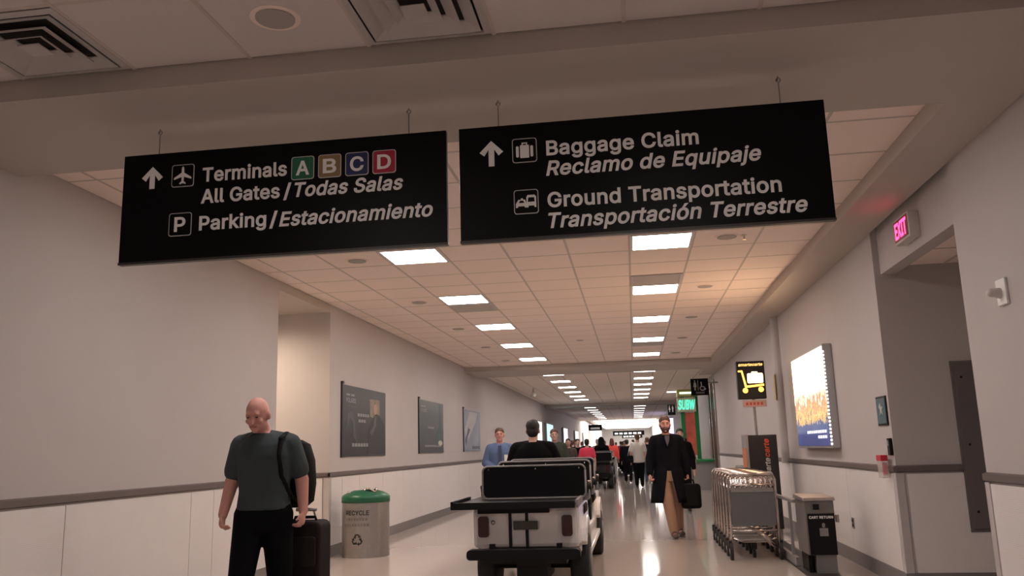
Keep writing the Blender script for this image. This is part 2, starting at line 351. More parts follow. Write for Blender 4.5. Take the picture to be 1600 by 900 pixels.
'S': (447, '224 -29 186 -27 151 -20 119 -9 91 6 67 25 47 49 32 75 23 104 15 157 121 157 127 123 132 111 139 101 148 91 160 84 173 78 189 73 206 70 224 69 244 70 262 74 278 79 293 86 304 94 314 104 320 115 324 126 325 139 324 150 321 159 317 166 309 173 299 180 287 186 273 192 257 198 239 203 178 220 137 234 102 252 72 275 50 303 36 336 32 372 35 404 44 433 59 459 78 482 102 501 129 516 160 527 192 533 227 536 262 533 295 527 325 516 351 501 374 482 393 460 408 435 417 408 424 358 322 358 313 394 304 409 291 421 272 430 251 436 225 438 206 437 190 434 175 429 163 423 153 415 145 406 140 397 136 387 135 376 136 364 140 355 146 347 154 340 165 333 177 326 191 321 205 316 218 313 270 299 285 294 302 289 319 282 337 274 354 265 371 254 386 240 400 225 412 207 421 187 427 164 428 138 426 108 417 79 403 52 384 29 360 9 332 -8 299 -20 263 -27', '6,5,13 13,12,6 7,6,12 12,11,7 8,7,11 11,10,8 9,8,10 44,43,79 79,78,44 45,44,78 78,77,45 46,45,77 77,76,46 47,46,76 0,19,18 0,18,1 17,1,18 87,86,38 85,38,86 52,71,70 1,17,2 16,2,17 51,72,71 71,52,51 2,16,3 16,15,3 4,3,15 15,14,4 5,4,14 13,5,14 38,85,39 85,84,39 84,83,39 40,39,83 83,82,40 41,40,82 82,81,41 81,80,41 42,41,80 43,42,80 79,43,80 47,76,75 48,47,75 75,74,48 49,48,74 74,73,49 50,49,73 73,72,50 72,51,50 21,20,108 89,88,36 37,36,88 21,108,107 22,21,107 34,91,35 91,90,35 36,35,90 89,36,90 68,67,55 54,68,55 103,102,26 27,26,102 102,101,27 28,27,101 101,100,28 100,99,28 29,28,99 99,98,29 30,29,98 98,97,30 97,96,30 62,61,63 22,107,106 23,22,106 106,105,23 24,23,105 105,104,24 25,24,104 104,103,25 103,26,25 30,96,31 96,95,31 32,31,95 95,94,32 94,93,32 33,32,93 93,92,33 34,33,92 91,34,92 63,61,64 61,60,64 60,59,64 65,64,59 59,58,65 66,65,58 58,57,66 57,56,66 67,66,56 55,67,56 108,20,0 19,0,20 87,38,37 37,88,87 68,54,69 54,53,69 70,69,53 52,70,53'),
'T': (449, '12 432 12 529 437 529 437 432 277 432 277 -20 173 -20 173 432', '1,0,7 3,2,4 5,4,6 7,6,4 4,2,7 1,7,2'),
'U': (517, '259 -28 218 -25 179 -17 145 -2 114 17 88 41 67 70 52 102 43 136 40 172 40 529 144 529 144 179 146 158 151 140 158 123 168 108 181 96 197 86 215 78 235 73 259 72 283 73 303 78 321 86 336 96 349 108 359 123 366 140 371 158 373 179 373 529 477 529 477 172 474 136 465 102 450 70 429 41 403 17 373 -2 338 -17 300 -25', '10,9,12 12,11,10 20,1,0 1,20,19 1,19,2 19,18,2 2,18,3 18,17,3 4,3,17 17,16,4 5,4,16 16,15,5 6,5,15 7,6,15 15,14,7 8,7,14 14,13,8 9,8,13 12,9,13 41,23,22 23,41,40 24,23,40 34,33,29 30,29,33 33,32,30 31,30,32 24,40,39 25,24,39 39,38,25 26,25,38 38,37,26 27,26,37 37,36,27 36,35,27 28,27,35 35,34,28 34,29,28 41,22,0 22,21,0 20,0,21'),
'W': (686, '140 -20 -10 529 98 529 183 201 187 184 191 167 195 150 199 133 203 115 206 98 210 80 213 62 221 20 165 20 173 62 177 80 180 98 184 115 188 133 192 150 196 167 200 184 205 201 291 529 395 529 481 201 485 184 490 167 494 150 498 133 502 115 506 98 510 80 513 62 521 20 464 20 472 62 476 80 479 98 483 115 487 133 491 150 503 201 588 529 696 529 545 -20 440 -20 348 318 343 340 337 363 332 387 326 413 321 441 312 495 373 495 364 443 359 416 355 391 349 366 344 342 337 318 246 -20 193 157 492 156 343 339', '13,14,0 14,15,0 18,4,17 3,17,4 19,6,62 6,19,18 19,5,18 4,18,5 17,3,16 15,16,3 0,15,3 1,0,3 2,1,3 21,7,8 52,53,23 11,12,61 60,49,22 49,50,22 13,0,61 61,12,13 14,13,12 12,11,14 11,10,14 15,14,10 10,9,15 16,15,9 9,8,16 17,16,8 8,7,17 18,17,7 6,18,7 20,6,7 7,21,20 50,51,22 59,48,64 59,47,58 46,35,36 58,47,25 24,54,55 26,39,40 40,27,26 40,39,30 30,29,40 29,28,40 28,41,40 27,40,41 41,28,63 42,31,32 34,45,33 32,33,45 42,32,45 45,44,42 44,43,42 30,39,31 31,42,30 29,30,42 28,29,42 63,28,42 45,34,46 35,46,34 34,33,35 36,35,33 37,36,33 33,32,37 38,37,32 32,31,38 31,39,38 57,58,25 39,26,25 64,48,60 49,60,48 48,59,49 59,58,49 50,49,58 58,57,50 51,50,57 57,56,51 52,51,56 56,55,52 53,52,55 55,54,53 23,53,54 54,24,23 6,20,62 5,19,62 52,23,22 51,52,22 24,55,25 55,56,25 56,57,25 27,41,63 60,22,8 21,8,22 46,36,47 36,37,47 37,38,47 38,39,47 25,47,39 47,59,64 11,61,60 10,11,60 9,10,60 8,9,60'),
'X': (474, '-20 -20 230 327 230 194 -9 529 115 529 194 412 204 397 213 384 221 372 228 361 234 350 241 339 247 327 254 315 276 272 199 272 222 315 228 327 235 338 241 349 248 361 255 372 263 384 272 397 282 412 363 529 484 529 246 197 246 329 494 -20 371 -20 276 118 267 131 259 143 252 154 245 165 239 175 232 186 226 197 220 209 197 251 278 251 255 209 249 197 243 186 236 176 230 165 223 155 216 144 207 131 198 118 102 -20 183 261 230 272 221 314 238 344 246 272 248 326 293 263 219 209 230 251 246 251 258 214 237 177', '5,4,3 48,39,49 0,51,50 8,16,17 17,9,8 45,37,46 38,47,46 46,37,38 37,2,38 17,16,1 1,18,17 9,17,18 18,10,9 39,48,47 47,38,39 7,6,16 16,8,7 35,44,36 27,62,41 20,12,21 34,43,35 44,35,43 27,44,43 28,12,11 19,11,20 42,33,32 26,25,24 30,29,31 33,42,34 43,34,42 27,43,42 44,37,63 2,37,44 44,27,2 18,1,28 28,11,18 18,11,55 11,19,55 6,5,16 1,16,54 5,3,16 14,13,56 38,2,39 1,15,53 0,50,52 39,2,59 49,39,52 50,49,52 1,54,15 59,2,40 40,2,60 40,15,52 16,3,52 12,20,11 52,15,54 16,52,54 10,18,55 32,31,42 27,42,62 31,29,42 2,27,60 41,14,56 27,41,61 1,53,56 28,1,56 13,57,28 28,56,13 12,28,57 26,24,58 21,12,57 57,58,22 23,22,58 24,23,58 22,21,57 57,13,58 13,14,58 14,41,58 42,29,58 37,45,63 52,39,59 40,52,59 53,15,60 15,40,60 56,53,61 53,60,61 27,61,60 41,56,61 58,41,62 42,58,62 36,44,63'),
'Y': (472, '183 -20 183 203 -20 529 102 529 209 355 220 337 230 319 240 301 249 283 259 261 279 210 194 210 214 262 224 283 233 302 243 320 253 337 263 355 370 529 491 529 288 203 288 -20 236 308', '6,13,14 4,12,13 5,4,13 13,6,5 1,11,12 12,4,1 2,1,4 3,2,4 15,7,8 8,16,15 20,19,17 19,18,17 10,20,9 20,17,9 8,9,17 16,8,17 1,0,21 21,20,1 11,1,20 20,10,11 10,9,11 12,11,9 9,8,12 13,12,8 8,7,13 14,13,7 14,7,22 7,15,22 6,14,22'),
'a': (389, '160 -29 134 -27 109 -22 86 -13 65 -1 46 15 31 34 19 56 13 81 10 108 12 131 17 153 26 171 38 187 52 200 68 211 85 219 102 225 121 230 139 234 157 237 176 240 197 242 216 245 231 247 243 248 251 250 255 252 255 252 255 252 256 256 256 256 255 269 252 279 249 287 244 294 239 299 231 304 221 308 210 310 196 311 181 310 168 308 157 304 147 299 139 293 132 287 126 280 122 273 111 250 13 279 34 323 48 344 65 361 85 375 105 386 127 395 149 400 172 403 194 404 210 404 226 402 243 399 262 394 279 387 297 377 313 365 328 349 340 330 349 307 355 281 357 252 357 -20 257 -20 257 32 284 32 284 32 276 21 266 10 254 0 239 -10 223 -18 204 -24 183 -27 170 65 189 67 205 70 218 76 230 84 239 93 246 103 251 114 254 126 256 139 257 150 283 170 274 166 265 163 255 160 245 158 235 156 224 154 213 153 203 151 178 148 165 146 153 143 141 140 132 136 124 131 119 126 115 121 113 114 112 105 113 96 115 90 118 84 123 79 129 75 137 71 147 68 158 66 255 252 257 2', '6,5,116 116,115,6 7,6,115 115,114,7 8,7,114 114,113,8 9,8,113 113,112,9 10,9,112 11,10,112 112,111,11 12,11,111 13,12,111 111,110,13 14,13,110 110,15,14 51,50,49 83,85,84 83,84,0 121,0,84 20,105,104 104,21,20 42,41,57 41,58,57 0,121,1 120,1,121 18,107,106 19,18,106 106,105,19 105,20,19 43,42,56 42,57,56 1,120,2 120,119,2 3,2,119 119,118,3 4,3,118 118,117,4 5,4,117 116,5,117 15,110,109 16,15,109 109,108,16 17,16,108 108,107,17 107,18,17 51,49,48 48,47,51 52,51,47 47,46,52 53,52,46 46,45,53 54,53,45 45,44,54 55,54,44 44,43,55 43,56,55 59,40,60 38,61,39 22,103,102 102,101,22 101,23,22 60,40,39 39,61,60 24,100,99 86,81,80 23,101,100 100,24,23 61,38,62 29,28,122 122,28,30 77,78,72 75,77,72 76,75,72 95,76,72 72,71,95 72,78,73 78,74,123 78,77,74 77,75,74 75,76,74 76,95,92 93,92,95 94,93,95 29,27,95 95,71,29 28,29,71 30,28,71 31,30,71 71,70,31 32,31,70 70,69,32 33,32,69 69,68,33 79,74,80 86,80,74 87,86,74 88,87,74 89,88,74 74,76,89 90,89,76 91,90,76 76,92,91 24,99,98 25,24,98 98,97,25 97,96,25 26,25,96 96,95,26 95,27,26 33,68,34 68,67,34 35,34,67 67,66,35 66,65,35 36,35,65 65,64,36 37,36,64 64,63,37 38,37,63 62,38,63 85,83,82 82,81,85 81,86,85 21,104,103 103,22,21 40,59,41 58,41,59 27,29,122 74,79,123 73,78,123'),
'c': (396, '207 -28 171 -25 137 -16 106 -1 79 20 56 46 38 76 25 110 17 147 14 187 17 228 25 266 38 300 56 330 79 356 106 377 137 392 171 401 207 404 227 404 247 401 266 396 284 390 300 382 316 372 331 361 344 348 356 334 366 318 374 301 388 263 290 238 281 264 278 271 274 278 269 284 264 290 258 295 251 299 244 303 236 306 227 308 218 309 208 310 188 308 171 303 157 294 145 283 135 268 127 251 121 231 118 210 116 187 118 165 121 144 127 125 135 108 145 93 157 82 171 73 188 68 208 66 218 67 228 68 236 71 245 74 252 78 259 82 265 87 270 93 275 100 279 107 282 114 291 141 389 117 376 78 368 61 358 45 346 30 333 17 318 5 302 -5 285 -13 266 -20 247 -25 228 -27', '6,5,56 56,55,6 7,6,55 55,54,7 8,7,54 54,53,8 9,8,53 53,52,9 52,51,9 10,9,51 51,50,10 11,10,50 50,49,11 12,11,49 0,61,60 41,19,42 85,62,0 61,0,62 18,44,43 43,42,18 42,19,18 0,60,1 2,1,60 59,2,60 16,45,44 17,16,44 44,18,17 2,59,3 59,58,3 4,3,58 58,57,4 5,4,57 56,5,57 12,49,48 13,12,48 48,47,13 14,13,47 47,46,14 15,14,46 46,45,15 45,16,15 64,63,84 64,84,83 65,64,83 40,39,21 20,40,21 76,75,72 73,72,75 75,74,73 30,29,31 32,31,29 29,28,32 65,83,82 66,65,82 82,81,66 67,66,81 81,80,67 68,67,80 80,79,68 69,68,79 79,78,69 70,69,78 78,77,70 71,70,77 77,76,71 76,72,71 32,28,33 28,27,33 34,33,27 27,26,34 35,34,26 26,25,35 36,35,25 25,24,36 37,36,24 24,23,37 38,37,23 23,22,38 39,38,22 21,39,22 84,63,85 62,85,63 40,20,41 19,41,20'),
'd': (424, '195 -28 161 -25 129 -16 100 -1 75 20 54 46 36 76 24 110 17 148 14 189 17 229 24 267 37 301 54 331 75 357 101 377 130 392 162 402 195 404 220 403 243 398 262 391 278 381 291 370 302 359 311 348 318 338 317 339 291 339 291 529 392 529 392 -20 293 -20 293 39 318 39 318 39 311 29 302 18 291 6 277 -4 261 -14 242 -22 220 -27 205 67 222 69 238 73 251 81 263 92 273 105 281 122 287 142 290 165 292 189 290 214 287 236 281 256 273 272 263 285 252 296 238 303 223 308 205 310 186 308 170 303 157 295 145 284 135 271 127 254 121 235 118 213 116 189 118 166 121 144 127 124 135 107 145 93 157 82 171 73 186 69 317 339 291 371 318 39 293 8', '8,7,72 72,71,8 9,8,71 71,70,9 70,69,9 10,9,69 69,68,10 11,10,68 68,67,11 12,11,67 17,63,62 42,43,0 0,43,78 61,18,62 17,62,18 0,78,1 78,77,1 2,1,77 76,2,77 16,64,63 63,17,16 2,76,3 4,3,76 76,75,4 5,4,75 75,74,5 6,5,74 74,73,6 7,6,73 72,7,73 12,67,66 13,12,66 66,65,13 14,13,65 65,64,14 15,14,64 64,16,15 41,40,44 45,44,40 19,60,20 45,40,39 60,59,21 20,60,21 31,35,34 31,30,26 36,37,31 31,34,36 26,30,27 25,27,30 24,25,30 31,37,32 37,33,82 37,36,33 33,36,81 33,81,35 35,31,51 52,51,31 31,26,52 53,52,26 54,53,26 25,28,79 25,24,28 23,28,24 24,30,23 38,33,39 45,39,33 46,45,33 47,46,33 48,47,33 33,35,48 49,48,35 50,49,35 35,51,50 54,26,55 56,55,26 26,28,56 57,56,28 58,57,28 59,58,28 21,59,28 22,21,28 28,23,80 23,30,80 41,44,42 43,42,44 60,19,61 18,61,19 27,25,79 28,26,79 22,28,80 30,29,80 33,38,82 36,34,81 32,37,82'),
'e': (404, '212 -28 174 -25 138 -16 106 -1 79 20 56 46 38 76 24 110 17 147 14 187 17 227 24 264 37 298 55 329 77 355 104 376 135 392 169 401 205 404 228 403 250 399 273 393 294 383 314 371 333 355 350 336 364 314 376 289 384 260 389 229 391 194 391 149 55 149 55 241 381 234 292 166 288 224 285 243 279 261 272 276 262 288 251 297 238 304 223 309 205 310 187 309 171 304 157 297 145 287 135 275 127 261 121 245 117 229 116 210 116 178 117 154 122 133 128 115 138 100 148 88 161 79 176 72 193 68 213 66 225 67 236 69 247 72 256 76 264 81 271 87 277 94 282 102 294 129 392 105 376 63 364 43 350 25 332 10 312 -4 290 -14 266 -22 240 -27 286 236 120 239 118 149', '6,32,7 8,7,32 9,8,32 32,33,9 10,9,33 11,10,33 33,12,11 55,54,32 54,53,32 33,32,53 53,52,33 0,63,62 18,45,44 0,62,1 61,1,62 17,46,45 45,18,17 1,61,2 61,60,2 16,47,46 46,17,16 2,60,3 60,59,3 4,3,59 59,58,4 5,4,58 58,57,5 6,5,57 32,6,57 57,56,32 33,51,50 12,33,50 13,12,50 50,49,13 14,13,49 49,48,14 15,14,48 48,47,15 47,16,15 65,64,81 43,42,20 19,43,20 65,81,80 66,65,80 20,42,21 28,34,29 29,34,30 74,73,72 31,35,55 31,30,35 36,35,34 66,80,79 67,66,79 79,78,67 68,67,78 78,77,68 69,68,77 77,76,69 70,69,76 76,75,70 71,70,75 75,74,71 74,72,71 34,28,37 28,27,37 38,37,27 27,26,38 39,38,26 26,25,39 40,39,25 25,24,40 24,23,40 41,40,23 23,22,41 42,41,22 21,42,22 81,64,0 63,0,64 54,55,35 35,36,54 53,54,36 52,53,36 43,19,44 18,44,19 32,56,84 55,32,84 34,37,82 36,34,82 30,34,35 33,52,83 51,33,83 52,36,82 82,83,52 31,55,84'),
'g': (425, '207 -171 178 -169 152 -165 127 -159 105 -149 86 -138 69 -125 55 -111 43 -95 23 -62 107 -14 123 -37 129 -44 136 -52 143 -59 152 -65 162 -70 174 -74 189 -76 207 -77 232 -75 253 -69 270 -59 281 -47 289 -29 291 -5 291 48 317 48 317 49 310 39 302 28 290 17 277 7 261 -2 242 -10 220 -14 195 -15 162 -13 131 -4 102 9 77 29 55 53 37 81 24 114 17 151 14 191 17 231 24 268 37 302 54 332 76 357 101 377 130 392 162 402 196 404 221 403 243 399 262 391 278 381 292 371 303 359 312 348 319 338 319 339 293 339 293 399 392 399 392 -10 390 -43 381 -74 367 -101 348 -123 325 -141 298 -154 269 -164 239 -169 205 79 223 81 239 85 252 92 264 101 273 114 281 129 287 147 291 168 292 193 291 216 287 238 282 256 274 272 264 285 252 296 239 303 223 308 205 310 186 308 171 303 157 295 145 284 135 271 127 255 121 236 118 215 116 193 118 169 121 149 127 130 135 115 145 102 157 92 170 85 186 81 317 48 291 18 319 339 293 370', '11,10,8 9,8,10 43,42,106 106,105,43 44,43,105 105,104,44 45,44,104 104,103,45 103,102,45 46,45,102 102,101,46 47,46,101 101,100,47 48,47,100 36,76,111 94,54,95 17,1,18 36,111,37 110,37,111 53,96,95 95,54,53 1,17,2 17,16,2 3,2,16 15,3,16 37,110,38 109,38,110 52,97,96 96,53,52 3,15,4 15,14,4 5,4,14 6,5,14 14,13,6 7,6,13 13,12,7 8,7,12 11,8,12 38,109,39 40,39,109 109,108,40 41,40,108 108,107,41 42,41,107 106,42,107 48,100,99 49,48,99 99,98,49 50,49,98 98,97,50 51,50,97 97,52,51 19,0,75 20,19,75 77,35,34 55,93,56 20,75,74 74,21,20 77,34,33 78,77,33 58,57,92 93,92,57 56,93,57 30,26,113 27,29,67 28,27,67 63,62,66 61,63,66 60,61,66 69,68,24 25,24,68 68,67,25 30,25,67 67,29,30 26,30,29 26,29,112 26,112,28 84,83,28 28,67,84 85,84,67 67,66,85 86,85,66 66,62,86 87,86,62 61,64,114 61,60,64 64,60,115 115,60,65 60,66,65 21,74,73 22,21,73 73,72,22 72,71,22 23,22,71 71,70,23 70,69,23 69,24,23 31,26,32 33,32,26 78,33,26 79,78,26 80,79,26 81,80,26 26,28,81 82,81,28 28,83,82 87,62,88 89,88,62 62,64,89 90,89,64 91,90,64 92,91,64 58,92,64 64,59,58 18,1,0 0,19,18 76,36,35 35,77,76 93,55,94 54,94,55 26,31,113 29,27,112 25,30,113 63,61,114 64,62,114 59,64,115'),
'i': (167, '33 -20 33 399 134 399 134 -20 84 423 68 425 53 430 40 440 30 452 23 467 21 483 23 499 30 514 40 527 53 536 68 542 84 544 100 542 115 536 128 527 138 514 144 499 146 483 144 467 138 452 128 440 115 430 100 425', '10,9,8 11,10,12 5,15,6 15,14,6 7,6,14 13,7,14 10,8,7 7,13,10 12,10,13 18,26,25 25,19,18 17,27,26 26,18,17 22,21,20 23,22,24 24,22,25 19,25,22 22,20,19 1,0,3 3,2,1 27,17,4 17,16,4 5,4,16 15,5,16'),
'j': (167, '33 399 134 399 134 -31 132 -55 128 -78 120 -99 108 -118 93 -134 74 -147 53 -156 30 -161 4 -163 -30 -163 -30 -67 1 -67 13 -65 20 -63 25 -59 29 -53 31 -43 33 -28 83 423 67 425 53 430 40 440 29 452 23 467 21 483 23 499 29 514 40 527 53 536 67 542 83 544 99 542 114 536 127 527 138 514 144 499 146 483 144 467 138 452 127 440 114 430 99 425', '14,11,15 11,14,12 13,12,14 23,31,24 30,24,31 15,11,10 10,9,15 16,15,9 27,26,25 25,24,27 24,30,27 30,29,27 28,27,29 21,33,22 32,22,33 34,44,43 43,35,34 44,34,21 33,21,34 40,39,41 39,38,37 41,39,42 36,42,39 39,37,36 35,43,42 42,36,35 16,9,8 8,7,16 17,16,7 7,6,17 6,5,17 18,17,5 5,4,18 19,18,4 4,3,19 3,2,19 20,19,2 2,1,20 0,20,1 22,32,23 31,23,32'),
'k': (381, '92 96 90 232 112 232 276 399 401 397 192 179 185 179 33 -20 33 529 134 529 134 -20 284 -20 121 187 193 259 412 -19 134 254 134 133 151 149 134 171 134 200 227 215', '8,7,1 10,0,7 1,7,0 0,12,1 12,2,1 5,13,6 11,14,5 5,14,20 13,5,20 4,3,13 5,6,17 0,10,16 2,12,15 1,2,9 8,1,9 9,2,15 13,3,15 19,18,6 12,0,16 18,19,12 11,5,17 16,17,18 17,6,18 12,16,18 15,12,19 13,15,19 6,13,19 4,13,20'),
'l': (189, '139 -22 108 -20 81 -10 59 6 44 28 35 55 33 83 33 529 134 529 134 99 134 85 136 77 137 74 137 74 139 73 147 72 151 72 155 72 158 72 160 73 163 73 185 78 204 -12 179 -18 172 -19 164 -21 156 -22 148 -22', '2,1,13 13,12,2 3,2,12 4,3,12 12,11,4 5,4,11 11,10,5 6,5,10 10,9,6 7,6,9 9,8,7 15,27,26 26,16,15 24,23,19 20,19,23 23,22,20 22,21,20 16,26,25 17,16,25 18,17,25 25,24,18 24,19,18 27,15,0 15,14,0 1,0,14 13,1,14'),
'm': (610, '33 -20 33 399 132 399 132 275 80 275 95 322 105 342 117 359 131 373 147 385 164 394 182 401 200 405 220 406 250 403 278 393 301 375 319 353 333 327 347 275 285 275 300 320 309 339 322 356 337 371 354 383 373 393 393 400 414 405 437 406 461 404 484 399 507 390 527 376 544 359 558 338 569 314 575 286 577 256 577 -20 476 -20 476 253 474 274 468 288 460 297 448 304 434 309 418 310 405 309 394 307 384 302 376 296 369 289 363 281 359 271 356 260 355 246 355 -20 254 -20 254 259 252 275 247 286 239 296 228 304 215 309 199 310 188 310 177 307 167 302 158 296 150 289 143 279 138 268 135 254 134 237 134 -20 132 374 320 353', '1,0,4 4,5,1 8,2,7 5,4,3 1,5,6 6,7,1 7,2,1 75,74,0 4,0,74 74,73,4 3,4,73 73,72,3 72,71,3 71,70,3 5,3,6 66,65,11 12,64,13 64,12,65 11,65,12 16,21,22 21,16,15 60,59,20 61,60,20 20,21,61 61,21,62 63,62,21 21,15,63 15,14,63 64,63,14 13,64,14 67,66,9 10,9,66 66,11,10 77,18,23 18,24,23 56,55,19 24,18,25 49,48,26 48,27,26 19,55,54 54,53,19 53,52,19 18,19,52 52,51,18 51,50,18 50,49,18 25,18,49 49,26,25 47,46,29 46,45,30 29,46,30 39,38,41 38,37,41 39,41,40 41,37,42 37,36,42 43,42,36 36,35,43 35,34,43 44,43,34 34,33,44 33,32,44 45,44,32 32,31,45 30,45,31 27,48,47 28,27,47 47,29,28 57,56,58 59,58,56 20,59,56 56,19,20 21,20,19 19,18,21 22,21,18 18,77,22 16,22,17 68,67,9 76,3,9 3,70,9 70,69,9 69,68,9 3,76,8 8,7,3 7,6,3 2,8,76 17,22,77'),
'n': (410, '134 226 134 -20 33 -20 33 399 132 399 132 267 72 267 98 328 117 357 140 378 167 393 196 402 227 404 255 403 281 396 305 386 326 371 344 353 358 330 369 303 375 273 377 241 377 -20 276 -20 276 234 274 258 268 277 258 291 246 301 230 307 210 309 195 308 182 305 170 300 160 293 151 284 144 273 138 260 135 245 132 370', '3,2,6 6,7,3 1,0,2 6,2,0 7,6,5 3,7,8 8,4,3 32,31,10 33,32,9 32,10,9 6,0,38 5,6,38 38,37,5 37,36,5 36,35,5 7,5,8 29,12,30 11,30,12 29,28,13 12,29,13 22,21,24 22,24,23 24,21,25 21,20,25 20,19,25 26,25,19 19,18,26 18,17,26 27,26,17 17,16,27 16,15,27 28,27,15 15,14,28 13,28,14 30,11,31 10,31,11 34,33,9 39,5,9 5,35,9 35,34,9 5,39,8 4,8,39'),
'o': (415, '207 -28 171 -25 137 -16 106 -1 79 20 56 46 38 76 25 110 17 147 14 187 17 228 25 266 38 300 56 330 79 356 106 377 137 392 171 401 207 404 244 401 278 392 309 377 336 356 359 330 377 300 391 266 398 228 401 187 398 147 391 110 377 76 359 46 336 20 309 -1 278 -16 244 -25 207 67 227 68 244 73 258 82 270 93 280 108 288 125 294 144 298 165 299 187 298 210 294 231 288 251 280 268 270 283 258 294 244 303 227 308 207 310 188 308 171 303 157 294 145 283 135 268 127 251 121 231 118 210 116 187 118 165 121 144 127 125 135 108 145 93 157 82 171 73 188 68', '8,7,65 65,64,8 9,8,64 64,63,9 63,62,9 10,9,62 62,61,10 11,10,61 0,71,1 55,18,17 1,71,2 71,70,2 56,55,16 55,17,16 2,70,3 70,69,3 4,3,69 69,68,4 5,4,68 68,67,5 6,5,67 67,66,6 7,6,66 65,7,66 11,61,60 12,11,60 60,59,12 13,12,59 59,58,13 14,13,58 58,57,14 15,14,57 57,56,15 56,16,15 37,35,34 38,37,34 53,52,20 19,53,20 29,28,43 44,43,28 28,27,44 45,44,27 46,45,27 27,26,46 47,46,26 26,25,47 38,34,33 39,38,33 33,32,39 40,39,32 32,31,40 41,40,31 31,30,41 42,41,30 30,29,42 29,43,42 47,25,48 25,24,48 49,48,24 24,23,49 50,49,23 23,22,50 51,50,22 22,21,51 52,51,21 20,52,21 35,37,0 37,36,0 71,0,36 18,55,54 54,53,18 53,19,18'),
'p': (424, '33 -163 33 399 132 399 132 339 107 339 107 338 114 348 122 359 133 370 146 381 162 391 182 398 204 403 229 404 263 402 295 392 324 377 349 357 371 331 388 301 400 267 408 229 410 189 408 148 401 110 388 76 371 46 350 20 324 -1 295 -16 264 -25 230 -28 205 -27 183 -22 163 -14 147 -4 134 6 123 18 114 29 107 39 107 39 134 39 134 -163 220 67 238 69 254 73 267 82 279 93 289 107 297 124 303 144 307 166 308 189 307 213 303 235 297 254 289 271 279 284 268 295 254 303 239 308 220 310 202 308 186 303 173 296 161 285 152 272 144 256 138 236 134 214 133 189 134 165 138 142 144 122 152 106 162 92 174 81 187 73 202 69 107 339 132 369 107 39 134 7', '1,0,39 38,40,0 39,0,40 1,5,4 4,6,1 6,7,1 37,82,41 82,37,0 38,0,37 37,41,38 38,41,81 71,70,39 1,39,70 70,69,1 5,1,69 5,3,79 79,3,6 7,6,3 7,3,80 1,7,2 33,78,34 78,77,34 63,62,10 11,10,62 34,77,35 63,10,9 41,36,35 35,77,41 77,76,41 76,75,41 75,74,41 39,41,74 74,73,39 73,72,39 71,39,72 5,69,68 68,67,5 67,66,5 3,5,66 66,65,3 65,64,3 64,63,3 63,9,3 8,3,9 61,13,12 43,32,31 31,44,43 13,61,60 44,31,30 45,44,30 30,29,45 29,46,45 58,15,59 15,14,59 60,59,14 13,60,14 25,24,49 50,49,24 24,23,50 51,50,23 23,22,51 52,51,22 53,52,22 22,21,53 54,53,21 21,20,54 55,54,20 20,19,55 46,29,28 28,27,46 47,46,27 27,26,47 48,47,26 26,25,48 25,49,48 55,19,56 19,18,56 57,56,18 18,17,57 58,57,17 17,16,58 15,58,16 78,33,32 32,43,78 61,12,62 11,62,12 3,8,80 6,4,79 2,7,80 40,38,81 41,39,81 36,41,82 0,42,82'),
'q': (424, '392 -163 291 -163 291 39 317 39 318 39 311 29 302 18 291 7 277 -4 261 -14 242 -22 220 -27 195 -28 161 -25 129 -16 100 -1 75 20 54 46 36 76 24 110 17 148 14 189 17 229 24 267 37 301 54 331 75 357 101 377 130 392 162 402 195 404 220 403 243 398 262 391 278 381 291 370 302 359 311 348 318 339 317 339 293 339 293 399 392 399 205 67 222 69 238 73 251 81 263 92 273 105 281 122 287 142 290 165 292 189 290 214 287 236 281 256 273 272 263 285 252 296 238 303 223 308 205 310 186 308 170 303 157 295 145 284 135 271 127 254 121 235 118 213 116 189 118 166 121 144 127 124 135 107 145 93 157 82 171 73 186 69 317 39 291 6 317 339 293 369', '20,19,72 72,71,20 21,20,71 71,70,21 70,69,21 22,21,69 69,68,22 23,22,68 68,67,23 24,23,67 29,63,62 11,43,12 12,43,78 61,30,62 29,62,30 12,78,13 78,77,13 14,13,77 76,14,77 28,64,63 63,29,28 14,76,15 16,15,76 76,75,16 17,16,75 75,74,17 18,17,74 74,73,18 19,18,73 72,19,73 24,67,66 25,24,66 66,65,25 26,25,65 65,64,26 27,26,64 64,28,27 10,9,44 45,44,9 31,60,32 45,9,8 34,33,59 60,59,33 32,60,33 0,42,4 38,42,39 5,6,0 3,5,0 0,4,3 39,42,37 36,37,42 0,6,7 2,7,6 6,5,2 2,5,79 2,79,4 52,51,4 4,42,52 53,52,42 42,38,53 54,53,38 37,40,81 37,36,40 40,36,82 82,36,41 36,42,41 1,0,7 45,8,2 46,45,2 47,46,2 48,47,2 2,4,48 49,48,4 50,49,4 4,51,50 54,38,55 56,55,38 38,40,56 57,56,40 58,57,40 59,58,40 34,59,40 40,35,34 10,44,11 43,11,44 60,31,61 30,61,31 2,8,80 7,2,80 5,3,79 1,7,80 39,37,81 40,38,81 35,40,82'),
'r': (259, '33 -20 33 399 132 399 132 341 103 341 107 350 122 368 141 384 163 396 187 403 212 405 218 405 224 405 230 404 263 403 263 298 237 303 233 304 228 304 221 305 214 306 207 306 193 305 180 302 168 297 158 290 150 283 143 273 138 263 135 251 134 236 134 -20 132 376', '4,5,1 5,4,3 3,6,5 1,5,6 6,2,1 0,31,30 1,0,30 4,1,30 30,29,4 29,28,4 28,27,4 27,26,4 3,4,26 26,25,3 8,7,3 6,3,32 10,21,20 20,11,10 9,22,21 21,10,9 18,13,19 12,19,13 15,14,16 13,18,17 17,16,13 16,14,13 19,12,20 11,20,12 3,25,24 24,23,3 23,22,3 8,3,22 22,9,8 3,7,32 2,6,32'),
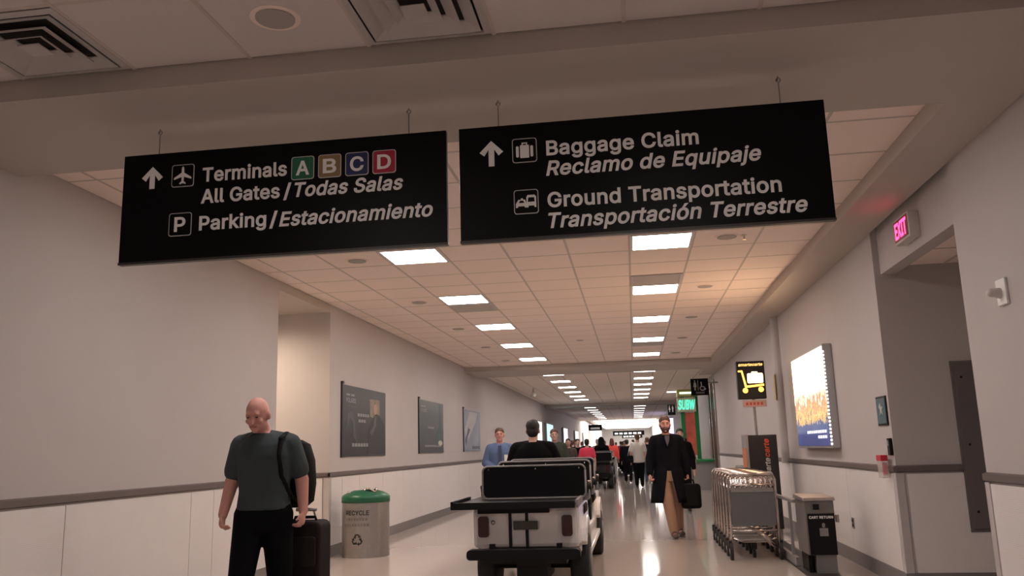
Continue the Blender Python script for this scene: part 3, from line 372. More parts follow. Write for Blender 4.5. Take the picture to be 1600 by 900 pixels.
's': (365, '182 -28 155 -27 129 -23 105 -15 83 -5 63 8 47 25 33 44 22 66 11 109 107 130 119 96 126 85 135 77 148 71 163 67 181 65 203 67 220 72 233 79 242 87 246 95 248 103 247 110 244 116 240 121 233 126 222 131 207 136 144 151 110 161 81 175 58 194 40 217 30 244 27 274 29 299 36 322 49 343 65 362 84 377 107 389 132 398 159 403 187 404 214 403 239 399 262 391 282 380 299 367 314 352 327 335 336 316 350 275 256 254 244 282 238 291 230 300 220 307 206 311 187 312 170 311 155 307 143 300 134 293 130 285 129 277 130 270 132 264 137 259 146 253 159 247 177 242 235 229 268 218 297 204 321 185 338 163 348 136 351 107 349 81 341 57 329 35 312 16 292 1 268 -12 241 -21 213 -26', '5,12,6 12,11,6 7,6,11 8,7,11 11,10,8 9,8,10 0,16,1 16,15,1 1,15,2 15,14,2 72,71,29 62,61,42 61,43,42 2,14,3 14,13,3 4,3,13 5,4,13 12,5,13 29,71,30 71,70,30 31,30,70 70,69,31 32,31,69 69,68,32 33,32,68 68,67,33 34,33,67 35,34,67 67,66,35 36,35,66 66,65,36 37,36,65 38,37,65 65,64,38 39,38,64 40,39,64 64,63,40 41,40,63 63,62,41 62,42,41 60,59,45 44,60,45 17,87,86 18,17,86 28,27,73 59,58,46 45,59,46 80,79,22 23,22,79 79,78,23 78,77,23 53,52,54 18,86,85 19,18,85 85,84,19 20,19,84 84,83,20 83,82,20 21,20,82 82,81,21 81,80,21 80,22,21 23,77,24 77,76,24 25,24,76 76,75,25 26,25,75 75,74,26 27,26,74 73,27,74 54,52,55 52,51,55 56,55,51 51,50,56 50,49,56 57,56,49 49,48,57 58,57,48 48,47,58 46,58,47 16,0,87 87,17,16 72,29,28 28,73,72 43,61,60 60,44,43'),
't': (227, '224 399 224 307 -14 307 -14 399 45 491 146 491 146 98 147 86 149 78 151 75 154 73 160 71 171 70 173 70 178 70 183 71 188 72 193 72 217 77 237 -12 211 -20 203 -21 194 -23 185 -23 177 -24 168 -24 134 -21 104 -11 78 7 59 31 48 60 45 92 146 399 146 307 45 307 45 399', '11,10,26 26,10,27 10,9,27 28,27,9 29,28,9 9,8,29 30,29,8 8,7,30 31,30,7 7,6,31 33,34,6 12,25,24 24,13,12 13,24,23 23,14,13 17,20,19 19,18,17 14,23,22 15,14,22 16,15,22 22,21,16 21,20,16 20,17,16 11,26,25 25,12,11 32,35,33 5,4,32 1,0,32 33,1,32 31,6,34 3,2,34 35,3,34 34,33,35 35,32,4'),
'u': (410, '182 -25 155 -23 129 -17 105 -7 84 8 66 27 51 50 41 76 35 106 33 138 33 399 134 399 134 145 136 121 142 103 152 89 164 79 180 73 200 70 215 71 228 74 239 80 250 87 258 95 266 106 271 119 275 135 276 153 276 399 377 399 377 -20 278 -20 278 112 337 112 311 50 292 22 269 0 242 -14 213 -22 278 9', '17,0,18 0,17,1 16,1,17 1,16,2 3,2,16 16,15,3 4,3,15 5,4,15 15,14,5 6,5,14 7,6,14 14,13,7 8,7,13 9,8,13 13,12,9 10,9,12 12,11,10 19,38,37 37,20,19 20,37,36 21,20,36 33,30,29 34,35,30 30,33,34 30,35,31 34,33,32 26,32,33 27,26,33 33,29,27 28,27,29 35,34,32 24,23,32 25,24,32 32,26,25 18,0,38 38,19,18 21,36,22 39,32,36 32,23,36 23,22,36 32,39,35 31,35,39'),
'ó': (415, '207 -28 171 -25 137 -16 106 -1 79 20 56 46 38 76 25 110 17 147 14 187 17 228 25 266 38 300 56 330 79 356 106 377 137 392 171 401 207 404 244 401 278 392 309 377 336 356 359 330 377 300 391 266 398 228 401 187 398 147 391 110 377 76 359 46 336 20 309 -1 278 -16 244 -25 207 67 227 68 244 73 258 82 270 93 280 108 288 125 294 144 298 165 299 187 298 210 294 231 288 251 280 268 270 283 258 294 244 303 227 308 207 310 188 308 171 303 157 294 145 283 135 268 127 251 121 231 118 210 116 187 118 165 121 144 127 125 135 108 145 93 157 82 171 73 188 68 149 409 216 549 334 549 242 409', '7,6,66 66,65,7 8,7,65 65,64,8 9,8,64 64,63,9 63,62,9 10,9,62 62,61,10 11,10,61 0,36,71 0,71,1 55,18,17 1,71,2 71,70,2 56,55,16 55,17,16 2,70,3 70,69,3 4,3,69 69,68,4 5,4,68 68,67,5 6,5,67 66,6,67 11,61,60 12,11,60 60,59,12 13,12,59 59,58,13 14,13,58 58,57,14 15,14,57 57,56,15 56,16,15 37,35,34 38,37,34 53,52,20 19,53,20 29,28,43 44,43,28 28,27,44 45,44,27 46,45,27 27,26,46 47,46,26 26,25,47 38,34,33 39,38,33 33,32,39 40,39,32 32,31,40 41,40,31 31,30,41 42,41,30 30,29,42 29,43,42 47,25,48 25,24,48 49,48,24 24,23,49 50,49,23 23,22,50 51,50,22 22,21,51 52,51,21 20,52,21 73,75,74 35,37,0 36,0,37 18,55,54 54,53,18 53,19,18 75,73,72')}
def lettering(s, m, parent, x0, x1, zb, cap_h, M, name='lettering', shear=0.0, depth=0.002, warp=None):
    """text fitted to x0..x1 on baseline zb, in a local plane (x right, z up) mapped by matrix M"""
    vs = []; fs = []; pen = 0
    for c in s:
        if c == ' ':
            pen += 200; continue
        adv, P, F = GLYPHS[c]
        P = [int(q) for q in P.split()]; o = len(vs)
        for k in range(0, len(P), 2):
            y = P[k + 1] + 20
            vs.append((pen + P[k] + y * shear, y))
        fs += [tuple(int(q) + o for q in f.split(',')) for f in F.split()]
        pen += adv + 14
    a = min(v[0] for v in vs); b = max(v[0] for v in vs)
    me = bpy.data.meshes.new(name)
    me.from_pydata([(x0 + (v[0] - a) / (b - a) * (x1 - x0), 0, zb + v[1] / 549.0 * cap_h) for v in vs], [], fs)
    bm = bmesh.new(); bm.from_mesh(me)
    ex = bmesh.ops.extrude_face_region(bm, geom=bm.faces[:])
    for v in [g for g in ex['geom'] if isinstance(g, bmesh.types.BMVert)]: v.co.y -= depth
    for v in bm.verts:
        v.co = warp(v.co) if warp else M @ v.co
    if parent:
        for v in bm.verts: v.co -= OFFS.get(parent.name, Vector())
    bmesh.ops.recalc_face_normals(bm, faces=bm.faces)
    bm.to_mesh(me); bm.free()
    me.materials.append(m)
    ob = bpy.data.objects.new(name, me); COL.objects.link(ob)
    ob.parent = parent
    return ob

# ================================================================== SETTING
ZC, ZS = 3.46, 3.34
XL, XR = -4.17, 2.40
tag(MB().box(-8, 7, -5.5, 125, -0.2, 0.0).build('floor', FLOOR), 'glossy beige terrazzo concourse floor', None, None, 'structure')

struct('wall_left_near', MB().box(-4.6, XL, -5.2, 9.55, 0, 3.7), WALL, 'grey painted wall on the left before the side opening')
struct('wall_left_far', MB().box(-7.2, XL, 11.33, 125, 0, 3.7), WALL, 'grey painted wall on the left carrying the posters')
struct('wall_left_recess', MB().box(-7.4, -7.2, 9.3, 11.5, 0, 3.7).box(-7.4, -4.6, 9.25, 9.55, 0, 3.7), WALL, 'back walls of the side opening on the left')
struct('ceiling_left_recess', MB().box(-7.2, XL, 9.55, 11.33, 3.352, 3.7), SOFFIT, 'lowered ceiling of the left side opening')
struct('wall_right_near', MB().box(XR, 2.9, -5.2, 6.35, 0, 3.7), WALL, 'grey painted wall at the right edge with the strobe')
struct('wall_right_header', MB().box(2.46, 2.60, 6.35, 8.42, 2.92, 3.7), WALL, 'wall strip over the side opening under the exit sign')
struct('wall_right_far', MB().box(XR, 5.2, 8.42, 25.0, 0, 3.7), WALL, 'grey painted wall on the right behind the luggage carts')
struct('wall_right_recess', MB().box(4.7, 4.9, 6.1, 8.6, 0, 3.7).box(2.9, 4.9, 6.0, 6.35, 0, 3.7), WALL, 'hidden back walls of the right side opening')
struct('wall_back', MB().box(-4.6, 2.9, -5.5, -5.2, 0, 3.7), WALL, 'wall behind the camera')
struct('ceiling_soffit_front', MB().box(XL, XR, 3.97, 5.12, ZS, 3.7), SOFFIT, 'lowered cross soffit the two direction signs hang from')
struct('ceiling_soffit_side', MB().box(1.98, XR, 5.12, 25.0, ZS, 3.7), SOFFIT, 'lowered soffit strip along the right wall')
struct('ceiling_soffit_middle', MB().box(XL, 1.98, 21.1, 23.0, ZS, 3.7), SOFFIT, 'lowered cross soffit after the sixth pair of lights')
struct('ceiling_soffit_distant', MB().box(XL, 3.4, 40.6, 42.3, ZS, 3.7), SOFFIT, 'second lowered cross soffit far down the concourse')

# trims: rails, baseboards
def rail(name, y0, y1, x, side, label, z=1.075):
    mb = MB().prism([(x, z - 0.032), (x + side * 0.03, z - 0.022), (x + side * 0.03, z + 0.022), (x, z + 0.032)], 'y', y0, y1)
    return struct(name, mb, RAIL, label)
rail('trim_1', -5.2, 9.55, XL, 1, 'dark bumper rail on the near left wall', 1.095)
rail('trim_2', 11.30, 66, XL, 1, 'dark bumper rail under the posters', 1.095)
rail('trim_3', -5.2, 6.35, XR, -1, 'dark bumper rail on the wall at the right edge')
rail('trim_4', 8.40, 25.0, XR, -1, 'dark bumper rail behind the luggage carts')
struct('trim_5', MB().prism([(8.42, 1.043), (8.39, 1.053), (8.39, 1.097), (8.42, 1.107)], 'x', XR, 2.975), RAIL, 'dark bumper rail inside the right opening')
struct('trim_6', MB().prism([(11.33, 1.063), (11.30, 1.073), (11.30, 1.117), (11.33, 1.127)], 'x', -7.2, XL + 0.035), RAIL, 'dark bumper rail inside the left opening')
def baseb(name, x0, x1, y0, y1, label):
    return struct(name, MB().box(x0, x1, y0, y1, 0, 0.15), BASE, label, bevel=0.004)
baseb('baseboard_left_near', XL, XL + 0.02, -5.2, 9.57, 'dark baseboard of the near left wall')
baseb('baseboard_left_far', XL, XL + 0.02, 11.31, 66, 'dark baseboard below the posters')
baseb('baseboard_left_recess', -7.2, XL, 11.31, 11.33, 'dark baseboard in the left opening')
baseb('baseboard_right_near', XR - 0.02, XR, -5.2, 6.37, 'dark baseboard of the wall at the right edge')
baseb('baseboard_right_far', XR - 0.02, XR, 8.40, 25.0, 'dark baseboard behind the luggage carts')
baseb('baseboard_right_recess', XR, 4.7, 8.40, 8.42, 'dark baseboard in the right opening')

# wainscot: every laminate panel a piece of its wall
WL = {o.name: o for o in COL.objects}
def panels(wall, xs, edges, z0, z1, side, axis='y', gap=0.008):
    for a, b in zip(edges[:-1], edges[1:]):
        mb = MB()
        if axis == 'y':
            x = xs
            mb.box(min(x, x + side * 0.014), max(x, x + side * 0.014), a + gap / 2, b - gap / 2, z0, z1)
        else:
            mb.box(a + gap / 2, b - gap / 2, xs - 0.014, xs, z0, z1)
        mb.build('wainscot_panel', WAIN, WL[wall], bevel=0.003)
panels('wall_left_near', XL, [-5.2, -3.2, -1.4, 0.4, 2.24, 4.04, 5.84, 7.64, 8.08, 9.50], 0.15, 1.05, 1)
panels('wall_left_far', XL, [11.40, 11.85, 12.62, 13.85, 15.1, 16.35, 17.6, 18.85, 20.1, 21.35, 22.6, 23.85, 25.1] + [26.35 + 1.25 * k for k in range(20)], 0.15, 1.05, 1)
panels('wall_left_far', 11.33, [-6.4, -5.2, -4.25], 0.15, 1.05, -1, 'x')
panels('wall_right_near', XR, [-5.2, -3.0, -1.2, 0.6, 2.4, 4.2, 6.28], 0.15, 1.03, -1)
panels('wall_right_far', XR, [8.50, 10.3, 12.1, 13.9, 15.7, 17.5, 19.3, 21.1, 22.9, 24.9], 0.15, 1.03, -1)
panels('wall_right_far', 8.42, [2.48, 3.6, 4.6], 0.15, 1.03, -1, 'x')
# corner guards
CG = mat('corner_guard', (0.52, 0.48, 0.47), 0.45)
for wl, x, y, h in (('wall_left_far', XL, 11.33, 1.06), ('wall_right_far', XR, 8.42, 1.04), ('wall_right_near', XR, 6.35, 1.04), ('wall_left_near', XL, 9.55, 1.06)):
    s = 1 if x < 0 else -1
    e = -1 if y in (11.33, 8.42) else 1
    MB().box(min(x - s * 0.06, x + s * 0.016), max(x - s * 0.06, x + s * 0.016), min(y, y + e * 0.016), max(y, y + e * 0.016), 0.0, h).box(
        min(x, x + s * 0.016), max(x, x + s * 0.016), min(y, y - e * 0.06), max(y, y - e * 0.06), 0.0, h).build('corner_guard', CG, WL[wl], bevel=0.004)
# half-round pilaster on the right wall
pil = MB().prism([(XR + 0.02 , 14.12)] + [(XR - 0.11 * math.sin(PI * k / 12), 14.0 + 0.11 * math.cos(PI * k / 12)) for k in range(13)] + [(XR + 0.02, 13.88)], 'z', 1.03, ZS)
pil.build('pilaster', WALL, WL['wall_right_far'], smooth=False)

# ceilings -----------------------------------------------------------
cx = [0.0675 + 0.665 * k for k in range(-6, 4)]           # bars across the width
cols = [XL] + cx[:-1] + [2.0]
rows_main = [5.12] + [8.375 + 0.69 * k for k in range(-4, 19)] + [21.1]
rows_near = [3.97 - 0.69 * k for k in range(13)][::-1]
LIGHT_ROWS = [8.72 + 2.76 * k for k in range(-1, 5)]
FAR_ROWS = [24.1 + 2.68 * k for k in range(6)] + [45.2 + 3.0 * k for k in range(7)]
slots = set()                                              # grid cells that hold lights or vents
def cell(x, y, rows):
    ci = max(i for i in range(len(cols) - 1) if cols[i] <= x)
    ri = max(i for i in range(len(rows) - 1) if rows[i] <= y)
    return ci, ri
def ceiling(name, rows, y0, y1, label, holes, tile=None):
    c = struct(name, MB().box(XL, XR, y0, y1, ZC + 0.06, ZC + 0.24), mat('ceiling_void', (0.25, 0.23, 0.22), 0.9), label)
    tb = MB().box(-0.5, 0.5, -0.5, 0.5, -0.004, 0.02)
    first = None
    for i in range(len(cols) - 1):
        for j in range(len(rows) - 1):
            if (i, j) in holes: continue
            w, d = cols[i + 1] - cols[i], rows[j + 1] - rows[j]
            if w < 0.05 or d < 0.05: continue
            if first is None:
                first = tb.build('ceiling_tile', tile or TILE, c); t = first
            else:
                t = first.copy(); COL.objects.link(t); t.parent = c
            t.location = ((cols[i] + cols[i + 1]) / 2, (rows[j] + rows[j + 1]) / 2, ZC + 0.004 + random.uniform(-0.001, 0.001))
            t.scale = (w - 0.022, d - 0.022, 1)
    for x in cols[1:-1]:
        MB().box(x - 0.012, x + 0.012, y0, y1, ZC - 0.002, ZC + 0.03).build('grid_bar', GRID, c)
    for y in rows[1:-1]:
        MB().box(XL, 2.0, y - 0.012, y + 0.012, ZC - 0.001, ZC + 0.029).build('grid_bar', GRID, c)
    return c
ORD = 'first second third fourth fifth sixth seventh eighth ninth tenth eleventh twelfth thirteenth fourteenth fifteenth sixteenth seventeenth eighteenth nineteenth twentieth twenty-first'.split()
holes_main = set(); holes_near = set()
troffers = []
for row, x in (('left', -2.26), ('right', 0.40)):
    for k, y in enumerate(LIGHT_ROWS):
        holes_main.add(cell(x, y, rows_main)); troffers.append((x, y, row, k))
VENTS_MAIN = [(0.40, 11.48 - 0.69, 'slotted air vent in front of the third light of the right row'),
              (-2.26, 11.48 + 0.69, 'slotted air vent just beyond the third light of the left row'),
              (0.40, 17.0 + 0.69, 'slotted air vent just beyond the fifth light of the right row')]
for x, y, _ in VENTS_MAIN: holes_main.add(cell(x, y, rows_main))
VENTS_NEAR = [(-2.925, 3.625, 'square stepped air diffuser at the top left corner'),
              (-0.93, 3.625, 'square stepped air diffuser at the top beside the round speaker')]
for x, y, _ in VENTS_NEAR: holes_near.add(cell(x, y, rows_near))
NEAR_LIGHTS = [(0.40, rows_near[8] - 0.345), (-2.26, rows_near[8] - 0.345), (0.40, rows_near[4] - 0.345), (-2.26, rows_near[4] - 0.345)]
for x, y in NEAR_LIGHTS: holes_near.add(cell(x, y, rows_near))
ceiling('ceiling', rows_main, 5.12, 21.1, 'suspended tile ceiling beyond the direction signs', holes_main)
ceiling('ceiling_front', rows_near, -5.2, 3.97, 'suspended tile ceiling above the camera', holes_near, TILE_DIMMED)
struct('ceiling_far', MB().box(XL, 3.4, 23.0, 40.6, ZC, 3.7), FARCEIL, 'tile ceiling between the two lowered soffits')
struct('ceiling_farther', MB().box(XL, 3.4, 42.3, 67.5, ZC, 3.7), FARCEIL, 'tile ceiling beyond the second lowered soffit')
struct('ceiling_right_recess', MB().box(2.60, 4.9, 6.0, 8.6, 3.0, 3.3), TILE, 'tile ceiling of the right side opening')
for y in (7.05, 7.73): MB().box(2.6, 4.7, y - 0.012, y + 0.012, 2.996, 3.004).build('grid_bar', GRID, bpy.data.objects['ceiling_right_recess'])
for x in (3.05,): MB().box(x - 0.012, x + 0.012, 6.35, 8.42, 2.995, 3.003).build('grid_bar', GRID, bpy.data.objects['ceiling_right_recess'])

VENTD_ = mat('baffle_dark', (0.03, 0.03, 0.03), 0.7)
# light panels ---------------------------------------------------------
def troffer_proto():
    t = thing('ceiling_light', '', 'ceiling light')
    w, d = 0.325, 0.335
    MB().box(-w, w, -d, -d + 0.03, -0.008, 0.05).box(-w, w, d - 0.03, d, -0.008, 0.05).box(-w, -w + 0.03, -d + 0.03, d - 0.03, -0.008, 0.05).box(w - 0.03, w, -d + 0.03, d - 0.03, -0.008, 0.05).build('frame', TRIMW, t)
    MB().box(-w + 0.03, w - 0.03, -d + 0.03, d - 0.03, -0.004, 0.02).build('diffuser', DIFF, t)
    return t
proto = troffer_proto(); proto_used = [False]
DIFF_FAR = mat('aged_diffuser', (0.9, 0.88, 0.85), 0.5, emit=LAMP_COL, estr=6.0)  # weaker copy of the troffer diffuser, dimmed for the farthest rows
def troffer(x, y, z, label, group):
    t = proto if not proto_used[0] else copy_tree(proto)
    if y > 42:                                        # same lamps, glow turned down so the distant rows stay distinct
        for ch in t.children:
            if ch.name.startswith('diffuser'):
                ch.material_slots[0].link = 'OBJECT'; ch.material_slots[0].material = DIFF_FAR
    proto_used[0] = True
    t.location = (x, y, z); tag(t, label, 'ceiling light', group)
    return t
for x, y, row, k in troffers:
    troffer(x, y, ZC, 'glowing square ceiling light, %s from the hanging signs in the %s row' % (ORD[k], row), 'light panels of the %s row' % row)
for row, x in (('left', -2.2), ('right', 0.41)):
    for k, y in enumerate(FAR_ROWS):
        troffer(x, y, ZC, 'glowing ceiling light, %s from the hanging signs in the %s row' % (ORD[k + 6], row), 'light panels of the %s row' % row)
troffer(1.72, 34.3, ZC, 'single glowing ceiling light off the rows, beside the sandwich shop', 'light panels by the shop')
for k, (x, y) in enumerate(NEAR_LIGHTS):
    troffer(x, y, ZC, 'ceiling light behind the camera, %s of four' % ORD[k], 'light panels behind the camera')
WARMDIFF = mat('warm_diffuser', (0.9, 0.85, 0.75), 0.5, emit=(1.0, 0.80, 0.60), estr=75.0)
FILLDIFF = mat('fill_diffuser', (0.9, 0.85, 0.8), 0.5, emit=(1.0, 0.88, 0.8), estr=1.2)  # for an unseen lamp added to brighten the right side opening
for x_, y_, z_, m_, lab_ in ((-5.2, 10.25, 3.352, WARMDIFF, 'boxed warm downlight inside the left side opening'), (3.9, 7.2, 3.0, FILLDIFF, 'unseen fill light added inside the right side opening')):
    t = thing('boxed_downlight', lab_, 'ceiling light', (x_, y_, z_))
    MB().box(-.3, .3, -.3, -.28, -.11, 0).box(-.3, .3, .28, .3, -.11, 0).box(-.3, -.28, -.28, .28, -.11, 0).box(.28, .3, -.28, .28, -.11, 0).build('baffle', TRIMW, t)
    MB().box(-.28, .28, -.28, .28, -.02, -.001).build('diffuser', m_, t)

# vents, speakers ------------------------------------------------------
VENTM = mat('vent_enamel', (0.50, 0.46, 0.44), 0.5)
VENTD = mat('vent_dark', (0.03, 0.028, 0.027), 0.8)
def square_diffuser(x, y, label):
    t = thing('air_diffuser', label, 'air vent', (x, y, ZC), 0, 'stepped air diffusers')
    MB().box(-0.32, 0.32, -0.335, 0.335, 0.03, 0.05).build('back_plate', VENTD, t)
    def ring(a, b, z0, z1, nm):
        mb = MB()
        vs = []; fs = []
        for (s, z) in ((a, z0), (b, z1), (b, z1 + 0.006), (a, z0 + 0.006)):
            vs += [(-s, -s, z), (s, -s, z), (s, s, z), (-s, s, z)]
        for l in range(4):
            for k in range(4):
                k2 = (k + 1) % 4; l2 = (l + 1) % 4
                fs.append((l * 4 + k, l * 4 + k2, l2 * 4 + k2, l2 * 4 + k))
        mb.add(vs, fs).build(nm, VENTM, t)
    ring(0.325, 0.288, -0.004, -0.010, 'frame')
    ring(0.276, 0.205, -0.012, 0.020, 'louvre')
    ring(0.192, 0.128, -0.018, 0.014, 'louvre')
    ring(0.116, 0.070, -0.022, 0.006, 'louvre')
    MB().box(-0.06, 0.06, -0.06, 0.06, -0.026, -0.018).build('centre_plate', VENTM, t, bevel=0.004)
for v in VENTS_NEAR: square_diffuser(*v)
def slot_vent(x, y, label):
    t = thing('slot_vent', label, 'air vent', (x, y, ZC), 0, 'slotted air vents')
    MB().box(-0.32, 0.32, -0.33, 0.33, 0.02, 0.04).build('back_plate', VENTD, t)
    for k in range(7):
        yy = -0.27 + 0.09 * k
        MB().prism([(yy - 0.035, 0.010), (yy + 0.035, -0.012), (yy + 0.035, -0.006), (yy - 0.035, 0.016)], 'x', -0.3, 0.3).build('slat', VENTM, t)
    MB().box(-0.322, 0.322, -0.332, -0.3, -0.012, 0.02).box(-0.322, 0.322, 0.3, 0.332, -0.012, 0.02).box(-0.322, -0.295, -0.3, 0.3, -0.012, 0.02).box(0.295, 0.322, -0.3, 0.3, -0.012, 0.02).build('frame', VENTM, t)
for v in VENTS_MAIN: slot_vent(*v)
SPK = mat('speaker_grille', (0.43, 0.38, 0.35), 0.7, noise=0.25, nscale=300)
def speaker(x, y, label, r=0.10):
    t = thing('ceiling_speaker', label, 'speaker', (x, y, ZC - 0.0005), 0, 'round ceiling speakers')
    n = 28
    poly = [(r * 1.28 * math.cos(2 * PI * k / n), r * 1.28 * math.sin(2 * PI * k / n)) for k in range(n)]
    MB().prism(poly, 'z', -0.004, 0.004).build('rim', TILE, t)
    MB().disc((0, 0), r, -0.010, -0.003).build('grille', SPK, t)
speaker(-1.62, 3.59, 'round grey ceiling speaker at the top between two air diffusers', 0.095)
for k, y in list(enumerate(LIGHT_ROWS))[1:]:
    speaker(-2.92, y + 0.03, 'round ceiling speaker beside the %s light of the left row' % ORD[k])
    speaker(1.07, y - 0.03, 'round ceiling speaker beside the %s light of the right row' % ORD[k])
speaker(-0.95, 16.6, 'round ceiling speaker alone between the two light rows', 0.07)
t = thing('fire_sprinkler', 'small bright sprinkler head in the ceiling right of the second light of the right row', 'sprinkler', (1.24, 8.66, ZC))
MB().disc((0, 0), 0.03, -0.012, 0.004).build('escutcheon', WHITEPL, t)
MB().tube([(0, 0, -0.01), (0, 0, -0.045)], 0.009).disc((0, 0), 0.018, -0.05, -0.045, 12).build('head', CHROME, t)

# ================================================================== DIRECTION SIGNS
SY = 4.52
FRONT = Matrix.Translation((0, SY - 0.0175, 0))
COLS = {'A': mat('tab_green', (0.005, 0.13, 0.06), 0.5), 'B': mat('tab_brown', (0.28, 0.18, 0.075), 0.5), 'C': mat('tab_blue', (0.012, 0.02, 0.11), 0.5), 'D': mat('tab_red', (0.42, 0.012, 0.04), 0.5)}
EDGE = mat('sign_edge', (0.03, 0.028, 0.026), 0.4)
def hang_sign(x0, x1, label, hooks):
    t = thing('direction_sign', label, 'sign', ((x0 + x1) / 2, SY, 2.505), 0, 'hanging direction signs')
    ox, oz = -(x0 + x1) / 2, -2.505
    MB().box(x0 + ox, x1 + ox, -0.0175, 0.0175, 0, 0.672).build('panel', SIGNBLK, t, bevel=0.003)
    MB().box(x0 + ox - 0.002, x1 + ox + 0.002, -0.02, 0.02, -0.008, 0.006).build('bottom_trim', EDGE, t)
    for hx in hooks:
        w = MB().tube([(hx + ox, 0, 0.67), (hx + ox, 0, 0.80)], 0.0035, 6).build('cable', GREYMET, t)
        hk = [(hx + ox + 0.012 * math.sin(a), 0, 0.812 - 0.012 * math.cos(a)) for a in [0.3 + 5.3 * q / 10 for q in range(11)]]
        MB().tube(hk + [(hx + ox, 0, 0.836)], 0.003, 6).build('ceiling_hook', GREYMET, t)
    return t, Matrix.Translation((ox, -0.0175, oz))
sgL, ML = hang_sign(-2.975, -0.975, 'black hanging sign pointing to Terminals A B C D and Parking', (-2.76, -1.2))
sgR, MR = hang_sign(-0.90, 1.125, 'black hanging sign pointing to Baggage Claim and Ground Transportation', (-0.67, 0.9))

def flat(poly, m, parent, M, name, d=0.002, base=0.0):
    mb = MB().prism(poly, 'y', -d - base, 0.0005)
    mb.v = [M @ p for p in mb.v]
    return mb.build(name, m, parent)
def up_arrow(x, z0, z1, parent, M):
    h = z1 - z0
    w = 0.068
    c = z1
    poly = [(x, c), (x + w, c - w), (x + w - 0.027, c - w - 0.022 + 0.0), (x + 0.0165, c - 0.052), (x + 0.0165, z0), (x - 0.0165, z0), (x - 0.0165, c - 0.052), (x - w + 0.027, c - w - 0.022), (x - w, c - w)]
    flat(poly[::-1], SIGNWHT, parent, M, 'arrow')
def icon_frame(x0, x1, z0, z1, parent, M, m=SIGNBLK):
    cx_, cz_ = (x0 + x1) / 2, (z0 + z1) / 2
    flat(rounded(x1 - x0, z1 - z0, 0.016, 4, cx_, cz_), mat('icon_outline', (0.62, 0.61, 0.60), 0.6), parent, M, 'icon_border', 0.002)
    return flat(rounded(x1 - x0 - 0.009, z1 - z0 - 0.009, 0.013, 4, cx_, cz_), m, parent, M, 'icon_tab', 0.003)
def word(s, x0, x1, zb, parent, M, it=False, cap=0.088, m=SIGNWHT):
    lettering(s, m, parent, x0, x1, zb, cap, M, 'lettering', 0.21 if it else 0.0)
up_arrow(-2.785, 2.957, 3.095, sgL, ML)
icon_frame(-2.66, -2.517, 2.955, 3.095, sgL, ML)
px_, pz_ = -2.588, 3.025
plane = [(0, .058), (.007, .048), (.008, .018), (.055, -.012), (.055, -.024), (.008, -.008), (.006, -.034), (.02, -.046), (.02, -.054), (0, -.048)]
plane = [(px_ + a, pz_ + b) for a, b in plane] + [(px_ - a, pz_ + b) for a, b in plane[-2:0:-1]]
MI = ML @ Matrix.Translation((0, -0.0025, 0))
flat(plane, SIGNWHT, sgL, MI, 'airplane_icon')
word('Terminals', -2.463, -1.935, 2.976, sgL, ML)
for c, x0 in (('A', -1.907), ('B', -1.742), ('C', -1.577), ('D', -1.413)):
    icon_frame(x0, x0 + 0.14, 2.944, 3.086, sgL, ML, COLS[c])
    lettering(c, SIGNWHT, sgL, x0 + 0.029, x0 + 0.111, 2.971, 0.088, MI, 'tab_letter')
word('All Gates', -2.467, -1.976, 2.842, sgL, ML)
word('/', -1.953, -1.905, 2.838, sgL, ML, cap=0.09)
word('Todas Salas', -1.885, -1.231, 2.840, sgL, ML, True)
icon_frame(-2.664, -2.52, 2.652, 2.794, sgL, ML)
lettering('P', SIGNWHT, sgL, -2.628, -2.558, 2.678, 0.09, MI, 'parking_letter')
word('Parking', -2.472, -2.055, 2.677, sgL, ML)
word('/', -2.035, -1.985, 2.672, sgL, ML, cap=0.09)
word('Estacionamiento', -1.975, -1.058, 2.668, sgL, ML, True)
up_arrow(-0.713, 2.937, 3.089, sgR, MR)
icon_frame(-0.593, -0.452, 2.945, 3.089, sgR, MR)
MI2 = MR @ Matrix.Translation((0, -0.0025, 0))
sx, sz = -0.522, 3.01
for poly in (rounded(.052, .076, .004, 3, sx, sz), rounded(.016, .066, .006, 3, sx - .041, sz), rounded(.016, .066, .006, 3, sx + .041, sz)):
    flat(poly, SIGNWHT, sgR, MI2, 'suitcase_icon')
flat([(sx - .016, sz + .036), (sx - .016, sz + .053), (sx + .016, sz + .053), (sx + .016, sz + .036), (sx + .009, sz + .036), (sx + .009, sz + .046), (sx - .009, sz + .046), (sx - .009, sz + .036)], SIGNWHT, sgR, MI2, 'suitcase_icon_handle')
icon_frame(-0.592, -0.453, 2.644, 2.785, sgR, MR)
cx0, cz0 = -0.547, 2.705
flat([(cx0 - .034, cz0 - .024), (cx0 - .034, cz0 - .002), (cx0 - .02, cz0 + .022), (cx0 - .006, cz0 + .022), (cx0 - .004, cz0 + .03), (cx0 + .006, cz0 + .03), (cx0 + .008, cz0 + .022), (cx0 + .018, cz0 + .022), (cx0 + .026, cz0), (cx0 + .026, cz0 - .024), (cx0 + .016, cz0 - .024), (cx0 + .014, cz0 - .016), (cx0 - .02, cz0 - .016), (cx0 - .024, cz0 - .024)], SIGNWHT, sgR, MI2, 'taxi_icon')
flat([(cx0 - .016, cz0 + .003), (cx0 - .01, cz0 + .016), (cx0 + .008, cz0 + .016), (cx0 + .014, cz0 + .003)], SIGNBLK, sgR, MI2 @ Matrix.Translation((0, -.002, 0)), 'taxi_icon_window')
bx0, bz0 = -0.494, 2.71
flat([(bx0 - .027, bz0 - .03), (bx0 - .027, bz0 + .03), (bx0 - .02, bz0 + .042), (bx0 + .02, bz0 + .042), (bx0 + .028, bz0 + .03), (bx0 + .028, bz0 - .03), (bx0 + .018, bz0 - .03), (bx0 + .016, bz0 - .02), (bx0 - .015, bz0 - .02), (bx0 - .017, bz0 - .03)], SIGNWHT, sgR, MI2, 'bus_icon')
